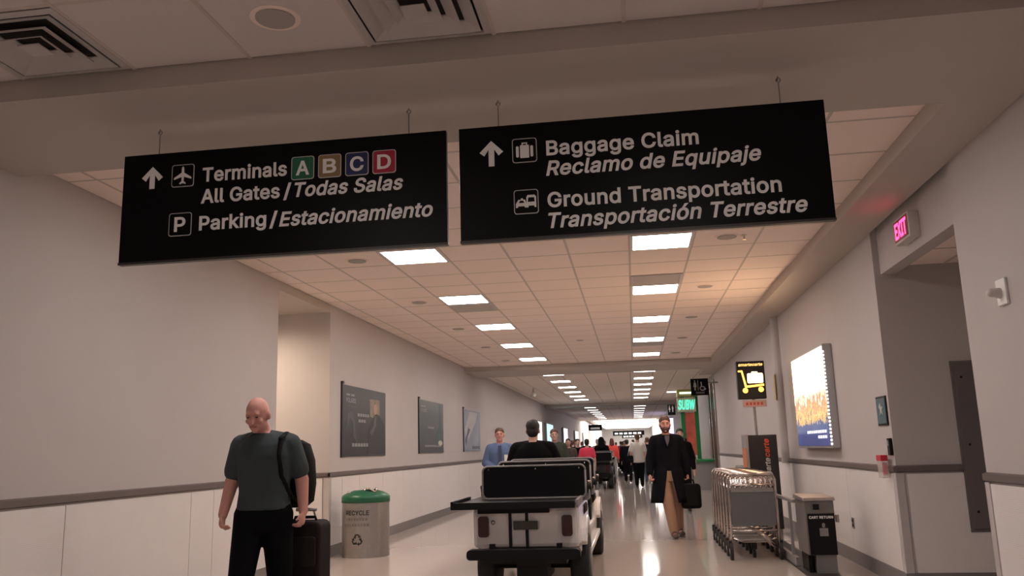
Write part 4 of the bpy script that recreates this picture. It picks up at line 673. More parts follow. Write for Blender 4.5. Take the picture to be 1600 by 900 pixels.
flat([(bx0 - .019, bz0 + .002), (bx0 - .016, bz0 + .027), (bx0 + .017, bz0 + .027), (bx0 + .02, bz0 + .002)], SIGNBLK, sgR, MI2 @ Matrix.Translation((0, -.002, 0)), 'bus_icon_window')
word('Baggage Claim', -0.399, 0.445, 2.976, sgR, MR)
word('Reclamo de Equipaje', -0.405, 0.771, 2.857, sgR, MR, True)
word('Ground Transportation', -0.403, 0.862, 2.672, sgR, MR)
word('Transportaci\u00f3n Terrestre', -0.402, 0.987, 2.553, sgR, MR, True)
# ================================================================== WALL ITEMS, RIGHT
EXITRED = mat('exit_red', (0.6, 0.01, 0.05), 0.5, emit=(1.0, 0.03, 0.12), estr=9.0)
PALE = mat('pale_plastic', (0.60, 0.56, 0.53), 0.5)
def face_left(x):      # local (x right, z up) plane seen from the corridor on the right wall: x right = toward -Y
    return Matrix(((0, 1, 0, x), (-1, 0, 0, 0), (0, 0, 1, 0), (0, 0, 0, 1)))
def face_right(x):     # same for the left wall: x right = +Y
    return Matrix(((0, -1, 0, x), (1, 0, 0, 0), (0, 0, 1, 0), (0, 0, 0, 1)))
t = wthing('exit_sign', 'white box exit sign with glowing red letters over the right opening', 'sign', (2.43, 7.4, 3.0))
MB().box(2.37, 2.46, 7.2, 7.6, 3.01, 3.23).build('housing', PALE, t, bevel=0.008)
MB().box(2.366, 2.371, 7.225, 7.575, 3.03, 3.21).build('face_plate', mat('exit_face', (0.30, 0.06, 0.07), 0.5), t)
lettering('EXIT', EXITRED, t, -7.55, -7.25, 3.05, 0.14, face_left(2.366), 'lettering')
t = wthing('fire_strobe', 'pale alarm strobe plate high on the wall at the right edge', 'alarm', (XR, 5.7, 2.2))
MB().box(XR - 0.02, XR, 5.62, 5.76, 2.17, 2.34).build('plate', WHITEPL, t, bevel=0.006)
MB().cap((XR - 0.02, 5.70, 2.25), 0.035, (XR - 0.075, 5.70, 2.255), 0.028, 14).build('lens', PALE, t, smooth=True)
t = wthing('wall_notice', 'small dark teal notice on the wall beside the right opening', 'notice', (XR, 8.63, 1.5))
MB().box(XR - 0.012, XR, 8.48, 8.80, 1.48, 1.76).build('frame', BLACK, t)
MB().box(XR - 0.015, XR - 0.011, 8.50, 8.78, 1.50, 1.74).build('print', mat('notice_print', (0.03, 0.10, 0.13), 0.4, noise=0.7, nscale=9), t)
flat([(-8.66, 1.70), (-8.63, 1.66), (-8.58, 1.66), (-8.62, 1.63), (-8.60, 1.58), (-8.64, 1.61), (-8.69, 1.58), (-8.67, 1.63), (-8.71, 1.66)], mat('notice_white', (0.45, 0.5, 0.52), 0.5), t, face_left(XR - 0.015), 'emblem')
t = wthing('card_reader', 'dark card reader at the corner of the right opening', 'card reader', (XR, 8.5, 1.2))
MB().box(XR - 0.03, XR, 8.44, 8.52, 1.20, 1.36).build('case', BLACK, t, bevel=0.006)
MB().box(XR - 0.034, XR - 0.029, 8.455, 8.505, 1.29, 1.34).build('keypad', GREYMET, t)
t = wthing('alarm_pull_station', 'fire alarm pull with red top and clear cover on the bumper rail', 'fire alarm', (XR, 8.58, 1.0))
MB().box(XR - 0.10, XR - 0.036, 8.52, 8.68, 1.15, 1.205).build('red_top', mat('alarm_red', (0.55, 0.02, 0.05), 0.4), t, bevel=0.006)
MB().box(XR - 0.095, XR - 0.036, 8.525, 8.675, 0.99, 1.15).build('cover', mat('clear_cover', (0.75, 0.65, 0.65), 0.15, alpha=0.35), t, bevel=0.006)
MB().box(XR - 0.06, XR - 0.037, 8.57, 8.63, 1.02, 1.13).build('pull_handle', MATS['alarm_red'], t)
for lab, y in (('wall outlet nearest the cart return box', 11.15), ('wall outlet between the cart return box and the right opening', 10.2)):
    t = thing('wall_outlet', lab, 'outlet', (XR, y, 0.44), 0, 'wall outlets')
    MB().box(-0.02, -0.0135, -0.05, 0.05, -0.06, 0.06).build('plate', STEEL, t, bevel=0.002)
    for z in (-0.025, 0.025):
        MB().box(-0.024, -0.019, -0.02, 0.02, z - 0.016, z + 0.016).build('socket', BLACK, t, bevel=0.002)
t = wthing('electrical_panel', 'flush dark grey electrical panel door in the right opening', 'panel', (3.3, 8.42, 0.5))
MB().box(2.98, 3.62, 8.40, 8.42, 0.50, 2.055).build('frame', mat('panel_grey', (0.15, 0.13, 0.127), 0.5), t)
MB().box(3.005, 3.595, 8.388, 8.401, 0.53, 2.025).build('door', mat('panel_door_grey', (0.14, 0.12, 0.118), 0.5), t, bevel=0.003)
for z in (0.68, 1.28, 1.90):
    MB().ell((3.06, 8.388, z), (0.012, 0.006, 0.012)).build('screw', BLACK, t)

# backlit advertisement
def ad_material():
    m = bpy.data.materials.new('ad_print'); m.use_nodes = True
    nt = m.node_tree; b = nt.nodes['Principled BSDF']
    tc = nt.nodes.new('ShaderNodeTexCoord'); sp = nt.nodes.new('ShaderNodeSeparateXYZ')
    nt.links.new(tc.outputs['Object'], sp.inputs[0])
    n = nt.nodes.new('ShaderNodeTexNoise'); n.inputs['Scale'].default_value = 8; n.inputs['Detail'].default_value = 6; n.inputs['Roughness'].default_value = 0.7
    nt.links.new(tc.outputs['Object'], n.inputs['Vector'])
    ma = nt.nodes.new('ShaderNodeMath'); ma.operation = 'MULTIPLY_ADD'; ma.inputs[1].default_value = 1.1; ma.inputs[2].default_value = -0.55
    nt.links.new(n.outputs['Fac'], ma.inputs[0])
    ad = nt.nodes.new('ShaderNodeMath'); ad.operation = 'ADD'
    # the print's busy middle band: colours are stirred only between the blue base and the plain top
    d1 = nt.nodes.new('ShaderNodeMath'); d1.operation = 'SUBTRACT'; d1.inputs[1].default_value = 0.52
    d2 = nt.nodes.new('ShaderNodeMath'); d2.operation = 'ABSOLUTE'
    d3 = nt.nodes.new('ShaderNodeMapRange'); d3.inputs['From Min'].default_value = 0.26; d3.inputs['From Max'].default_value = 0.10
    d4 = nt.nodes.new('ShaderNodeMath'); d4.operation = 'MULTIPLY'
    nt.links.new(sp.outputs['Z'], d1.inputs[0]); nt.links.new(d1.outputs[0], d2.inputs[0]); nt.links.new(d2.outputs[0], d3.inputs['Value'])
    nt.links.new(d3.outputs['Result'], d4.inputs[0]); nt.links.new(ma.outputs[0], d4.inputs[1])
    nt.links.new(sp.outputs['Z'], ad.inputs[0]); nt.links.new(d4.outputs[0], ad.inputs[1])
    mr = nt.nodes.new('ShaderNodeMapRange'); mr.inputs['From Min'].default_value = 0.0; mr.inputs['From Max'].default_value = 1.18
    nt.links.new(ad.outputs[0], mr.inputs['Value'])
    r = nt.nodes.new('ShaderNodeValToRGB')
    els = [(0.0, (0.02, 0.05, 0.22)), (0.25, (0.03, 0.07, 0.28)), (0.29, (1.2, 0.75, 0.2)), (0.33, (0.9, 0.4, 0.06)), (0.36, (2.2, 1.5, 0.6)), (0.385, (0.5, 0.16, 0.05)), (0.41, (1.8, 1.2, 0.4)), (0.435, (0.35, 0.10, 0.06)), (0.46, (1.6, 0.9, 0.4)), (0.485, (0.35, 0.06, 0.06)), (0.51, (1.8, 1.2, 0.9)), (0.54, (0.8, 0.3, 0.2)), (0.57, (4.0, 2.3, 1.1)), (0.75, (13.0, 8.0, 4.2)), (1.0, (15.0, 10.5, 6.6))]
    e = r.color_ramp.elements
    e[0].position, e[0].color = els[0][0], (*els[0][1], 1)
    e[1].position, e[1].color = els[-1][0], (*els[-1][1], 1)
    for p, c in els[1:-1]:
        q = e.new(p); q.color = (*c, 1)
    nt.links.new(mr.outputs['Result'], r.inputs['Fac'])
    nt.links.new(r.outputs['Color'], b.inputs['Emission Color'])
    b.inputs['Emission Strength'].default_value = 1.0
    b.inputs['Base Color'].default_value = (0.1, 0.1, 0.1, 1)
    b.inputs['Roughness'].default_value = 0.2
    return m
ADY0, ADY1, ADZ0, ADZ1 = 10.45, 12.45, 1.265, 2.50
t = wthing('lightbox_advert', 'glowing backlit advertisement box with yellow picture and blue base on right wall', 'advert', (2.3, 11.1, ADZ0))
MB().box(2.29, XR - 0.002, ADY0, ADY1, ADZ0, ADZ1).build('cabinet', mat('lightbox_grey', (0.42, 0.41, 0.42), 0.35, 0.4), t, bevel=0.01)
MB().box(2.283, 2.291, ADY0 + 0.03, ADY1 - 0.03, ADZ0 + 0.03, ADZ1 - 0.03).build('print', ad_material(), t)
LBW = mat('lightbox_lamp', (0.9, 0.9, 0.9), 0.4, emit=(1.0, 0.93, 0.9), estr=2.5)
for k in range(26):
    MB().box(2.285, 2.305, ADY0 - 0.010, ADY0 + 0.001, ADZ0 + 0.04 + k * 0.0435, ADZ0 + 0.062 + k * 0.0435).build('edge_lamp', LBW, t)
CAP = mat('caption_glow', (0.9, 0.9, 0.9), 0.4, emit=(0.9, 0.92, 1.0), estr=0.9)
for z, a, n, w_ in ((1.45, 10.6, 9, 0.13), (1.385, 10.6, 4, 0.13)):
    for q in range(n):
        MB().box(2.279, 2.284, a + q * w_, a + q * w_ + w_ * 0.72, z, z + 0.035).build('caption_mark', CAP, t)

# ================================================================== WALL ITEMS, LEFT: posters
PDARK = mat('poster_dark', (0.028, 0.027, 0.028), 0.35, noise=0.25, nscale=3)
PEDGE = mat('poster_edge', (0.02, 0.02, 0.02), 0.4)
PWHITE = mat('poster_white', (0.28, 0.28, 0.28), 0.6)
PGREY = mat('poster_grey', (0.10, 0.10, 0.105), 0.5, noise=0.3, nscale=8)
PTAN = mat('poster_tan', (0.24, 0.19, 0.14), 0.5, noise=0.6, nscale=5)
PSKIN = mat('poster_skin', (0.42, 0.26, 0.18), 0.5)
PTEAL = mat('poster_teal', (0.06, 0.10, 0.11), 0.5, noise=0.4, nscale=5)
def poster(y0, y1, z0, z1, label, face):
    t = wthing('wall_poster', label, 'poster', (XL, (y0 + y1) / 2, z0), 0, 'posters on the left wall')
    MB().box(XL, XL + 0.02, y0, y1, z0, z1).build('panel', face, t)
    MB().box(XL, XL + 0.026, y0 - 0.012, y0 + 0.02, z0 - 0.01, z1 + 0.01).build('edge_strip', PEDGE, t)
    MB().box(XL, XL + 0.035, y0 - 0.015, y0 + 0.05, z1 + 0.005, z1 + 0.045).build('hanger_clip', PEDGE, t)
    return t, face_right(XL + 0.02)
def marks(t, M, x0, x1, z, h, n, m=PWHITE):
    w = (x1 - x0) / n
    for k in range(n):
        flat([(x0 + k * w, z), (x0 + k * w, z + h), (x0 + k * w + w * 0.78, z + h), (x0 + k * w + w * 0.78, z)][::-1], m, t, M, 'caption_mark', 0.001)
p1, M1 = poster(11.80, 13.98, 1.33, 2.37, 'large dark poster of a suited figure, the one above the recycling bin', PDARK)
flat([(13.12, 1.95), (13.10, 2.22), (13.62, 2.23), (13.66, 1.98), (13.4, 1.9)], PTAN, p1, M1, 'print_window', 0.001)
flat([(13.0, 1.36), (13.06, 1.75), (13.25, 1.92), (13.42, 2.0), (13.62, 1.98), (13.9, 1.85), (13.96, 1.36)], mat('poster_suit', (0.035, 0.035, 0.038), 0.5), p1, M1, 'print_suit', 0.0016)
flat([(13.40 + 0.10 * math.cos(a), 2.07 + 0.085 * math.sin(a)) for a in [2 * PI * k / 14 for k in range(14)]], PSKIN, p1, M1, 'print_head', 0.0024)
flat([(13.36, 1.97), (13.30, 1.80), (13.12, 1.70), (13.22, 1.64), (13.44, 1.80), (13.46, 1.96)], PGREY, p1, M1, 'print_hand', 0.0024)
flat([(12.05, 1.95), (12.2, 2.0), (12.35, 1.92), (12.42, 1.6), (12.55, 1.5), (12.3, 1.62), (12.28, 1.84), (12.15, 1.9), (12.0, 1.70)], PGREY, p1, M1, 'print_outline', 0.001)
lettering('POLARIS', PWHITE, p1, 11.98, 12.42, 2.12, 0.07, M1, 'lettering', depth=0.001)
marks(p1, M1, 11.98, 12.40, 2.22, 0.03, 2); marks(p1, M1, 12.05, 12.42, 2.055, 0.025, 3, PGREY)
marks(p1, M1, 12.50, 13.10, 1.93, 0.045, 5); marks(p1, M1, 12.55, 12.92, 1.84, 0.045, 3)
marks(p1, M1, 12.25, 13.86, 1.475, 0.05, 12); marks(p1, M1, 13.5, 13.9, 1.41, 0.03, 3)
p2, M2 = poster(16.27, 18.42, 1.35, 2.40, 'dark poster with a pale glass column, middle one on the left wall', mat('poster_slate', (0.034, 0.038, 0.042), 0.35, noise=0.25, nscale=3))
flat([(17.6, 1.5), (17.75, 1.72), (17.95, 1.9), (17.98, 2.36), (18.2, 2.37), (18.2, 1.95), (18.38, 1.8), (18.38, 1.5)], PTEAL, p2, M2, 'print_column', 0.001)
flat([(18.1 + 0.19 * math.cos(a), 1.55 + 0.055 * math.sin(a)) for a in [2 * PI * k / 14 for k in range(14)]], mat('poster_lamp', (0.55, 0.5, 0.42), 0.5), p2, M2, 'print_lamp', 0.002)
lettering('POLARIS', PWHITE, p2, 16.45, 16.9, 2.16, 0.07, M2, 'lettering', depth=0.001)
marks(p2, M2, 16.45, 16.85, 2.26, 0.03, 2); marks(p2, M2, 17.0, 17.55, 1.84, 0.04, 4); marks(p2, M2, 16.75, 18.2, 1.47, 0.04, 10)
p3, M3 = poster(20.70, 23.0, 1.36, 2.40, 'pale blue and white poster, farthest of the three on the left wall', mat('poster_blue', (0.20, 0.23, 0.29), 0.35, noise=0.6, nscale=2.2))
flat([(20.85, 1.9), (21.5, 2.36), (22.6, 2.36), (22.3, 2.1), (21.6, 1.8), (21.1, 1.6)], mat('poster_pale', (0.48, 0.46, 0.46), 0.5, noise=0.3, nscale=4), p3, M3, 'print_light', 0.001)
flat([(20.85, 1.62), (21.3, 1.95), (21.55, 1.9), (21.2, 1.72), (21.0, 1.5)], mat('poster_navy', (0.07, 0.09, 0.13), 0.5), p3, M3, 'print_shade', 0.002)
marks(p3, M3, 21.8, 22.9, 1.42, 0.07, 4, MATS['poster_navy'])

# ================================================================== RECYCLING BIN
BC = (-3.70, 11.52)
def bend(v):
    x = v.x - BC[0]
    yy = BC[1] - 0.285 * math.sqrt(max(0, 1 - (x / 0.325) ** 2)) - 0.001
    return Vector((v.x, yy + (v.y - 0), v.z))
t = wthing('recycling_bin', 'brushed steel recycling bin with green domed lid by the left wall corner', 'recycling bin', (BC[0], BC[1], 0))
MB().loft([((BC[0], BC[1], z), 0.325, 0.285) for z in (0.0, 0.02, 0.70, 0.715)], 40).build('body', STEEL, t, smooth=False)
MB().loft([((BC[0], BC[1], 0.712), 0.334, 0.294), ((BC[0], BC[1], 0.785), 0.334, 0.294), ((BC[0], BC[1], 0.81), 0.315, 0.277), ((BC[0], BC[1], 0.845), 0.25, 0.22), ((BC[0], BC[1], 0.87), 0.16, 0.14), ((BC[0], BC[1], 0.878), 0.05, 0.04)], 40).build('lid', GREEN, t, smooth=True)
cxo, cyo = BC[0] + 0.09, BC[1] - 0.09
rg = [(cxo + 0.085 * math.cos(a), cyo + 0.065 * math.sin(a), 0.872 + 0.02 * math.sin(3 * a)) for a in [2 * PI * k / 20 for k in range(21)]]
MB().tube(rg, 0.012, 6).build('opening_ring', CHROME, t, smooth=True)
MB().loft([((cxo, cyo, 0.855), 0.07, 0.05), ((cxo, cyo, 0.872), 0.07, 0.05)], 18).build('opening', BLACK, t)
for a, b in ((-0.22, -0.16), (-0.06, -0.10)):
    MB().box(BC[0] + a, BC[0] + a + 0.05, BC[1] + b, BC[1] + b + 0.02, 0.845, 0.872).build('lid_label', WHITEPL, t)
BINK = mat('bin_print', (0.02, 0.018, 0.016), 0.6)
BINK2 = mat('bin_print_worn', (0.20, 0.18, 0.17), 0.6)
def bent_flat(poly, m, name):
    mb = MB().prism(poly, 'y', -0.002, 0.001)
    mb.v = [bend(p) for p in mb.v]
    mb.build(name, m, t)
lt = lettering('RECYCLE', BINK, t, BC[0] - 0.20, BC[0] + 0.13, 0.555, 0.062, Matrix(), 'lettering', warp=bend)
for (a, b, z, n) in ((-0.20, 0.12, 0.485, 8), (-0.23, 0.14, 0.41, 9)):
    w = (b - a) / n
    for k in range(n):
        x0 = BC[0] + a + k * w
        bent_flat([(x0, z), (x0 + w * 0.7, z), (x0 + w * 0.7, z + 0.035), (x0, z + 0.035)], BINK2, 'worn_mark')
for k in range(3):
    a0 = k * 2 * PI / 3
    def rp(x, z):
        return (BC[0] - 0.03 + x * math.cos(a0) - z * math.sin(a0), 0.235 + x * math.sin(a0) + z * math.cos(a0))
    bent_flat([rp(-0.050, 0.030), rp(-0.024, 0.076), rp(0.020, 0.076), rp(0.036, 0.056), rp(0.050, 0.064), rp(0.046, 0.022), rp(0.008, 0.040), rp(0.021, 0.047), rp(0.012, 0.058), rp(-0.008, 0.058), rp(-0.022, 0.014)], BINK, 'recycle_arrow')

# ================================================================== PASSENGER CART
TAIL = mat('tail_lamp_red', (0.05, 0.008, 0.009), 0.25, coat=0.3)
PLATE = mat('plate_dark', (0.05, 0.045, 0.03), 0.5, noise=0.5, nscale=40)
def arch(cy, cz, r, a0, a1, n=9):
    return [(cy + r * math.cos(a0 + (a1 - a0) * k / n), cz + r * math.sin(a0 + (a1 - a0) * k / n)) for k in range(n + 1)]
def build_cart(label, loc):
    """origin: floor below the middle of the tail; the cart points to +Y"""
    t = thing('passenger_cart', label, 'cart', loc)
    prof = [(0.02, 0.50), (0.0, 0.84), (0.25, 0.87), (1.55, 0.86), (1.75, 0.52), (3.0, 0.50), (3.2, 0.98), (3.9, 0.95), (4.35, 0.86), (4.45, 0.60), (4.40, 0.42)]
    prof += arch(3.75, 0.28, 0.36, 0.3, PI - 0.3) + [(3.3, 0.32), (1.15, 0.32)] + arch(0.72, 0.28, 0.36, 0.3, PI - 0.3) + [(0.30, 0.46)]
    MB().prism(prof, 'x', -0.475, 0.475).build('body', CARTWHITE, t, bevel=0.03)
    for s in (-1, 1):                                     # fender flares
        for cy in (0.72, 3.75):
            o = arch(cy, 0.28, 0.44, 0.3, PI - 0.55, 14); i = arch(cy, 0.28, 0.36, 0.3, PI - 0.55, 14)
            MB().prism(o + i[::-1], 'x', s * 0.465, s * 0.525).build('fender', CARTWHITE, t, bevel=0.012)
        MB().box(min(s * 0.46, s * 0.52), max(s * 0.46, s * 0.52), 1.2, 3.3, 0.30, 0.36).build('step', CARTWHITE, t, bevel=0.01)
        for cy in (0.72, 3.75):
            w = MB().wheel((s * 0.44, cy, 0.28), 0.28, 0.18, 28).build('tyre', RUBBER, t, bevel=0.03)
            MB().wheel((s * 0.535, cy, 0.28), 0.14, 0.012, 20).build('hub', GREYMET, w)
    MB().prism(rounded(1.0, 0.085, 0.03, 3, -0.01, 0.455), 'y', -0.15, -0.02).build('bumper', BLACK, t)
    MB().box(-0.36, 0.36, 0.0, 1.2, 0.36, 0.44).box(-0.13, 0.15, 0.3, 1.0, 0.16, 0.36).build('chassis', RUBBER, t)
    MB().tube([(-0.42, 0.72, 0.28), (0.42, 0.72, 0.28)], 0.05).build('axle', RUBBER, t)
    for s in (-1, 1):
        MB().prism(rounded(0.095, 0.18, 0.025, 4, s * 0.375, 0.685), 'y', -0.035, 0.015).build('tail_lamp', TAIL, t)
        MB().box(s * 0.3 - 0.025, s * 0.3 + 0.025, -0.03, 0.01, 0.495, 0.535).build('bumper_bracket', BLACK, t)
    MB().ell((-0.29, -0.005, 0.72), (0.02, 0.012, 0.02)).build('reverse_lamp', CHROME, t, smooth=True)
    for x in (-0.135, 0.015):
        MB().box(x - 0.013, x + 0.013, -0.018, 0.006, 0.50, 0.83).build('strap', BLACK, t)
        MB().box(x - 0.02, x + 0.02, -0.03, 0.0, 0.80, 0.85).build('buckle', CHROME, t, bevel=0.008)
    pl = MB().box(-0.105, 0.115, -0.03, -0.018, 0.655, 0.73).build('licence_plate', PLATE, t, bevel=0.004)
    # luggage tray behind the rear seat
    tr = MB().box(-0.62, 0.46, -0.16, 0.66, 0.865, 0.885).build('luggage_tray', BLACK, t)
    MB().box(-0.62, 0.46, -0.18, -0.155, 0.845, 0.905).build('tray_lip', BLACK, tr)
    MB().box(-0.64, -0.615, -0.18, 0.66, 0.845, 0.915).build('tray_lip', BLACK, tr)
    MB().box(0.455, 0.48, -0.05, 0.66, 0.845, 0.905).build('tray_lip', GREYMET, tr)
    MB().box(-0.42, 0.22, -0.06, 0.1, 0.80, 0.865).build('tray_support', BLACK, t)
    # three benches with upright backs
    for k, (y, top) in enumerate(((0.78, 1.195), (1.78, 1.225), (2.72, 1.235))):
        b = MB().prism(rounded(1.02, top - 0.885, 0.05, 5, 0, (top + 0.885) / 2), 'y', y - 0.03, y + 0.03).build('seat_back', BLACKSAT, t, bevel=0.012)
        fr = [(x_, y - 0.034, z_) for x_, z_ in rounded(1.02, top - 0.885, 0.05, 5, 0, (top + 0.885) / 2)]
        MB().tube(fr + [fr[0]], 0.010, 6).build('frame_tube', GREYMET, b, smooth=True)
        for x_ in (-0.45, 0.02, 0.45):
            MB().ell((x_, y - 0.034, top - 0.03), (0.009, 0.008, 0.009)).build('rivet', CHROME, b, smooth=True)
        MB().prism(rounded(0.98, 0.12, 0.04, 4, 0, 0.76), 'y', y + 0.05, y + 0.52).build('seat_cushion', BLACKSAT, t, bevel=0.02)
        MB().box(-0.44, 0.44, y + 0.06, y + 0.48, 0.50, 0.70).build('seat_base', BLACK, t)
        for s in (-1, 1):
            hr = [(s * 0.515, y, 0.92), (s * 0.53, y + 0.02, 1.0), (s * 0.53, y + 0.30, 1.02), (s * 0.53, y + 0.38, 0.96), (s * 0.515, y + 0.38, 0.84)]
            MB().tube(hr, 0.016, 8).build('arm_rail', BLACK, t, smooth=True)
            MB().ell((s * 0.535, y + 0.16, 1.022), (0.02, 0.03, 0.015)).build('arm_clip', CHROME, t, smooth=True)
            MB().prism(rounded(0.10, 0.10, 0.02, 3, s * 0.49, 0.90), 'y', y + 0.02, y + 0.2).build('seat_bracket', GREYMET, t)
    MB().box(-0.45, 0.45, 3.18, 3.24, 0.98, 1.06).build('dashboard', BLACK, t, bevel=0.01)
    MB().tube([(-0.25, 3.25, 0.9), (-0.25, 3.10, 1.08)], 0.02).build('steering_column', BLACK, t)
    sw = [(-0.25 + 0.17 * math.cos(a), 3.09 + 0.10 * math.sin(a), 1.09 + 0.13 * math.sin(a)) for a in [2 * PI * k / 22 for k in range(23)]]
    MB().tube(sw, 0.014, 6).build('steering_wheel', BLACK, t, smooth=True)
    for s in (-1, 1):
        MB().ell((s * 0.33, 4.44, 0.72), (0.075, 0.03, 0.075)).build('head_lamp', CHROME, t, smooth=True)
    return t
cart = build_cart('white passenger cart with black bench seats driving away beside the left wall', (-1.0, 7.70, 0))
cart2 = copy_tree(cart)
cart2.location = (-1.28, 28.6, 0)
tag(cart2, 'dark passenger cart farther ahead with a dark-haired rider', 'cart')
CARTDARK = mat('cart_dark_paint', (0.018, 0.018, 0.02), 0.35)
for ch in cart2.children:
    if ch.name.startswith(('body', 'fender', 'step')):
        ch.material_slots[0].link = 'OBJECT'; ch.material_slots[0].material = CARTDARK

# ================================================================== LUGGAGE TROLLEYS, RETURN BOX, KIOSK
TROPANEL = mat('trolley_panel', (0.13, 0.13, 0.135), 0.45, noise=0.1)
def trolley_proto(label, loc):
    t = thing('luggage_trolley', label, 'trolley', loc)
    fr = [(-0.275, 0.02, 0.14), (-0.272, 0.0, 0.6), (-0.268, -0.01, 0.93), (-0.25, -0.015, 0.985), (0.25, -0.015, 0.985), (0.268, -0.01, 0.93), (0.272, 0.0, 0.6), (0.275, 0.02, 0.14)]
    MB().tube(fr, 0.015, 8).build('frame', CHROME, t, smooth=True)
    MB().tube([(-0.24, -0.018, 0.985), (0.24, -0.018, 0.985)], 0.024, 10).build('handle', CHROME, t, smooth=True)
    b = MB().tube([(-0.25, 0.02, 0.86), (0.25, 0.02, 0.86)], 0.009, 6).build('basket', CHROME, t, smooth=True)
    for k in range(9):
        x = -0.24 + 0.06 * k
        MB().tube([(x, 0.0, 0.97), (x + 0.02, 0.02, 0.86), (x, 0.10, 0.82), (x, 0.22, 0.93)], 0.004, 5).build('wire', CHROME, b)
    MB().tube([(-0.25, 0.22, 0.93), (0.25, 0.22, 0.93)], 0.007, 6).build('wire', CHROME, b)
    MB().prism(rounded(0.51, 0.43, 0.02, 3, 0, 0.605), 'y', 0.0, 0.012).build('panel', TROPANEL, t)
    MB().box(-0.245, 0.245, -0.006, 0.0, 0.78, 0.825).build('panel_strip', STEEL, t)
    MB().tube([(-0.26, 0.03, 0.33), (0.26, 0.03, 0.33)], 0.012, 8).build('cross_bar', CHROME, t, smooth=True)
    MB().tube([(-0.25, 0.05, 0.24), (-0.12, 0.10, 0.20), (0.12, 0.10, 0.20), (0.25, 0.05, 0.24)], 0.012, 8).build('lower_bar', CHROME, t, smooth=True)
    MB().box(-0.20, 0.20, 0.06, 0.30, 0.215, 0.23).build('platform', STEEL, t)
    MB().tube([(0.05, 0.06, 0.31), (0.15, 0.06, 0.22), (0.24, 0.07, 0.13)], 0.02, 8).build('brake_link', CHROME, t, smooth=True)
    for s in (-1, 1):
        w = MB().wheel((s * 0.285, 0.05, 0.10), 0.10, 0.035, 20).build('wheel', RUBBER, t, bevel=0.006)
        MB().wheel((s * 0.285, 0.05, 0.10), 0.03, 0.045, 12).build('axle_cap', STEEL, w)
        MB().box(s * 0.285 - 0.026, s * 0.285 + 0.026, 0.02, 0.08, 0.13, 0.22).build('fork', RUBBER, t, bevel=0.005)
    MB().box(-0.03, 0.03, 0.20, 0.26, 0.10, 0.215).build('caster_fork', RUBBER, t)
    MB().wheel((0, 0.23, 0.06), 0.06, 0.03, 16).build('caster', RUBBER, t)
    return t
NT = 7
tlabs = ['nested steel luggage trolley with grey panel, nearest the camera in its row'] + ['nested steel luggage trolley, %s in the row counted from the camera' % ORD[k] for k in range(1, NT - 1)] + ['nested steel luggage trolley at the far end of its row']
tr0 = trolley_proto(tlabs[0], (1.36, 10.6, 0)); tr0['group'] = 'nested luggage trolleys'
for k in range(1, NT):
    c = copy_tree(tr0); c.location = (1.36, 10.6 + 0.36 * k, 0); c['label'] = tlabs[k]

t = wthing('trolley_track', 'dark floor track with steel guide bar beside the luggage trolleys', 'track', (1.75, 11.2, 0))
MB().box(1.68, 1.98, 9.95, 13.1, 0.0, 0.018).build('base_plate', mat('track_dark', (0.03, 0.025, 0.023), 0.5), t)
MB().box(1.69, 1.73, 9.95, 13.0, 0.018, 0.11).build('floor_rail', GREYMET, t, bevel=0.004)
MB().box(1.69, 1.73, 9.92, 12.9, 0.69, 0.725).build('guide_bar', GREYMET, t, bevel=0.004)
for y in (10.2, 11.6, 12.85):
    MB().box(1.695, 1.725, y - 0.02, y + 0.02, 0.11, 0.69).build('bar_post', GREYMET, t)
RBG = mat('return_box_grey', (0.20, 0.185, 0.18), 0.4, 0.5)
t = wthing('cart_return_box', 'steel and black cart return box standing at the end of the trolley track', 'return box', (1.85, 9.6, 0.0))
MB().box(1.72, 2.01, 9.35, 9.90, 0.20, 0.745).build('body', RBG, t, bevel=0.006)
MB().prism([(9.33, 0.745), (9.92, 0.745), (9.90, 0.79), (9.36, 0.775)], 'x', 1.705, 2.025).build('cap', mat('return_box_top', (0.38, 0.33, 0.31), 0.35, 0.6), t, bevel=0.004)
MB().box(1.735, 2.005, 9.338, 9.351, 0.205, 0.615).build('front_panel', BLACK, t, bevel=0.003)
MB().box(1.80, 1.86, 9.335, 9.351, 0.655, 0.71).build('coin_slot', BLACK, t, bevel=0.003)
MB().box(1.68, 2.0, 9.05, 9.92, 0.0, 0.018).build('floor_plate', MATS['track_dark'], t)
MB().box(1.73, 1.77, 9.45, 9.80, 0.018, 0.20).build('leg', BLACK, t)
MB().box(1.80, 2.0, 9.38, 9.85, 0.018, 0.20).build('pedestal', GREYMET, t)
lettering('CART RETURN', SIGNWHT, t, 1.75, 1.99, 0.565, 0.026, Matrix.Translation((0, 9.338, 0)), 'lettering', depth=0.001)
PGR = mat('print_grey', (0.22, 0.21, 0.21), 0.5)
for poly in ([(1.845, 0.39), (1.93, 0.39), (1.93, 0.47), (1.845, 0.47)], [(1.875, 0.475), (1.90, 0.475), (1.905, 0.51), (1.89, 0.525), (1.872, 0.51)]):
    flat(poly, PGR, t, Matrix.Translation((0, 9.338, 0)), 'cart_icon', 0.001)
MB().box(2.026, 2.06, 9.38, 9.42, 0.52, 0.60).build('lock', CHROME, t, bevel=0.006)
MB().tube([(2.0, 9.40, 0.57), (2.04, 9.40, 0.57)], 0.012).build('lock_bolt', CHROME, t)

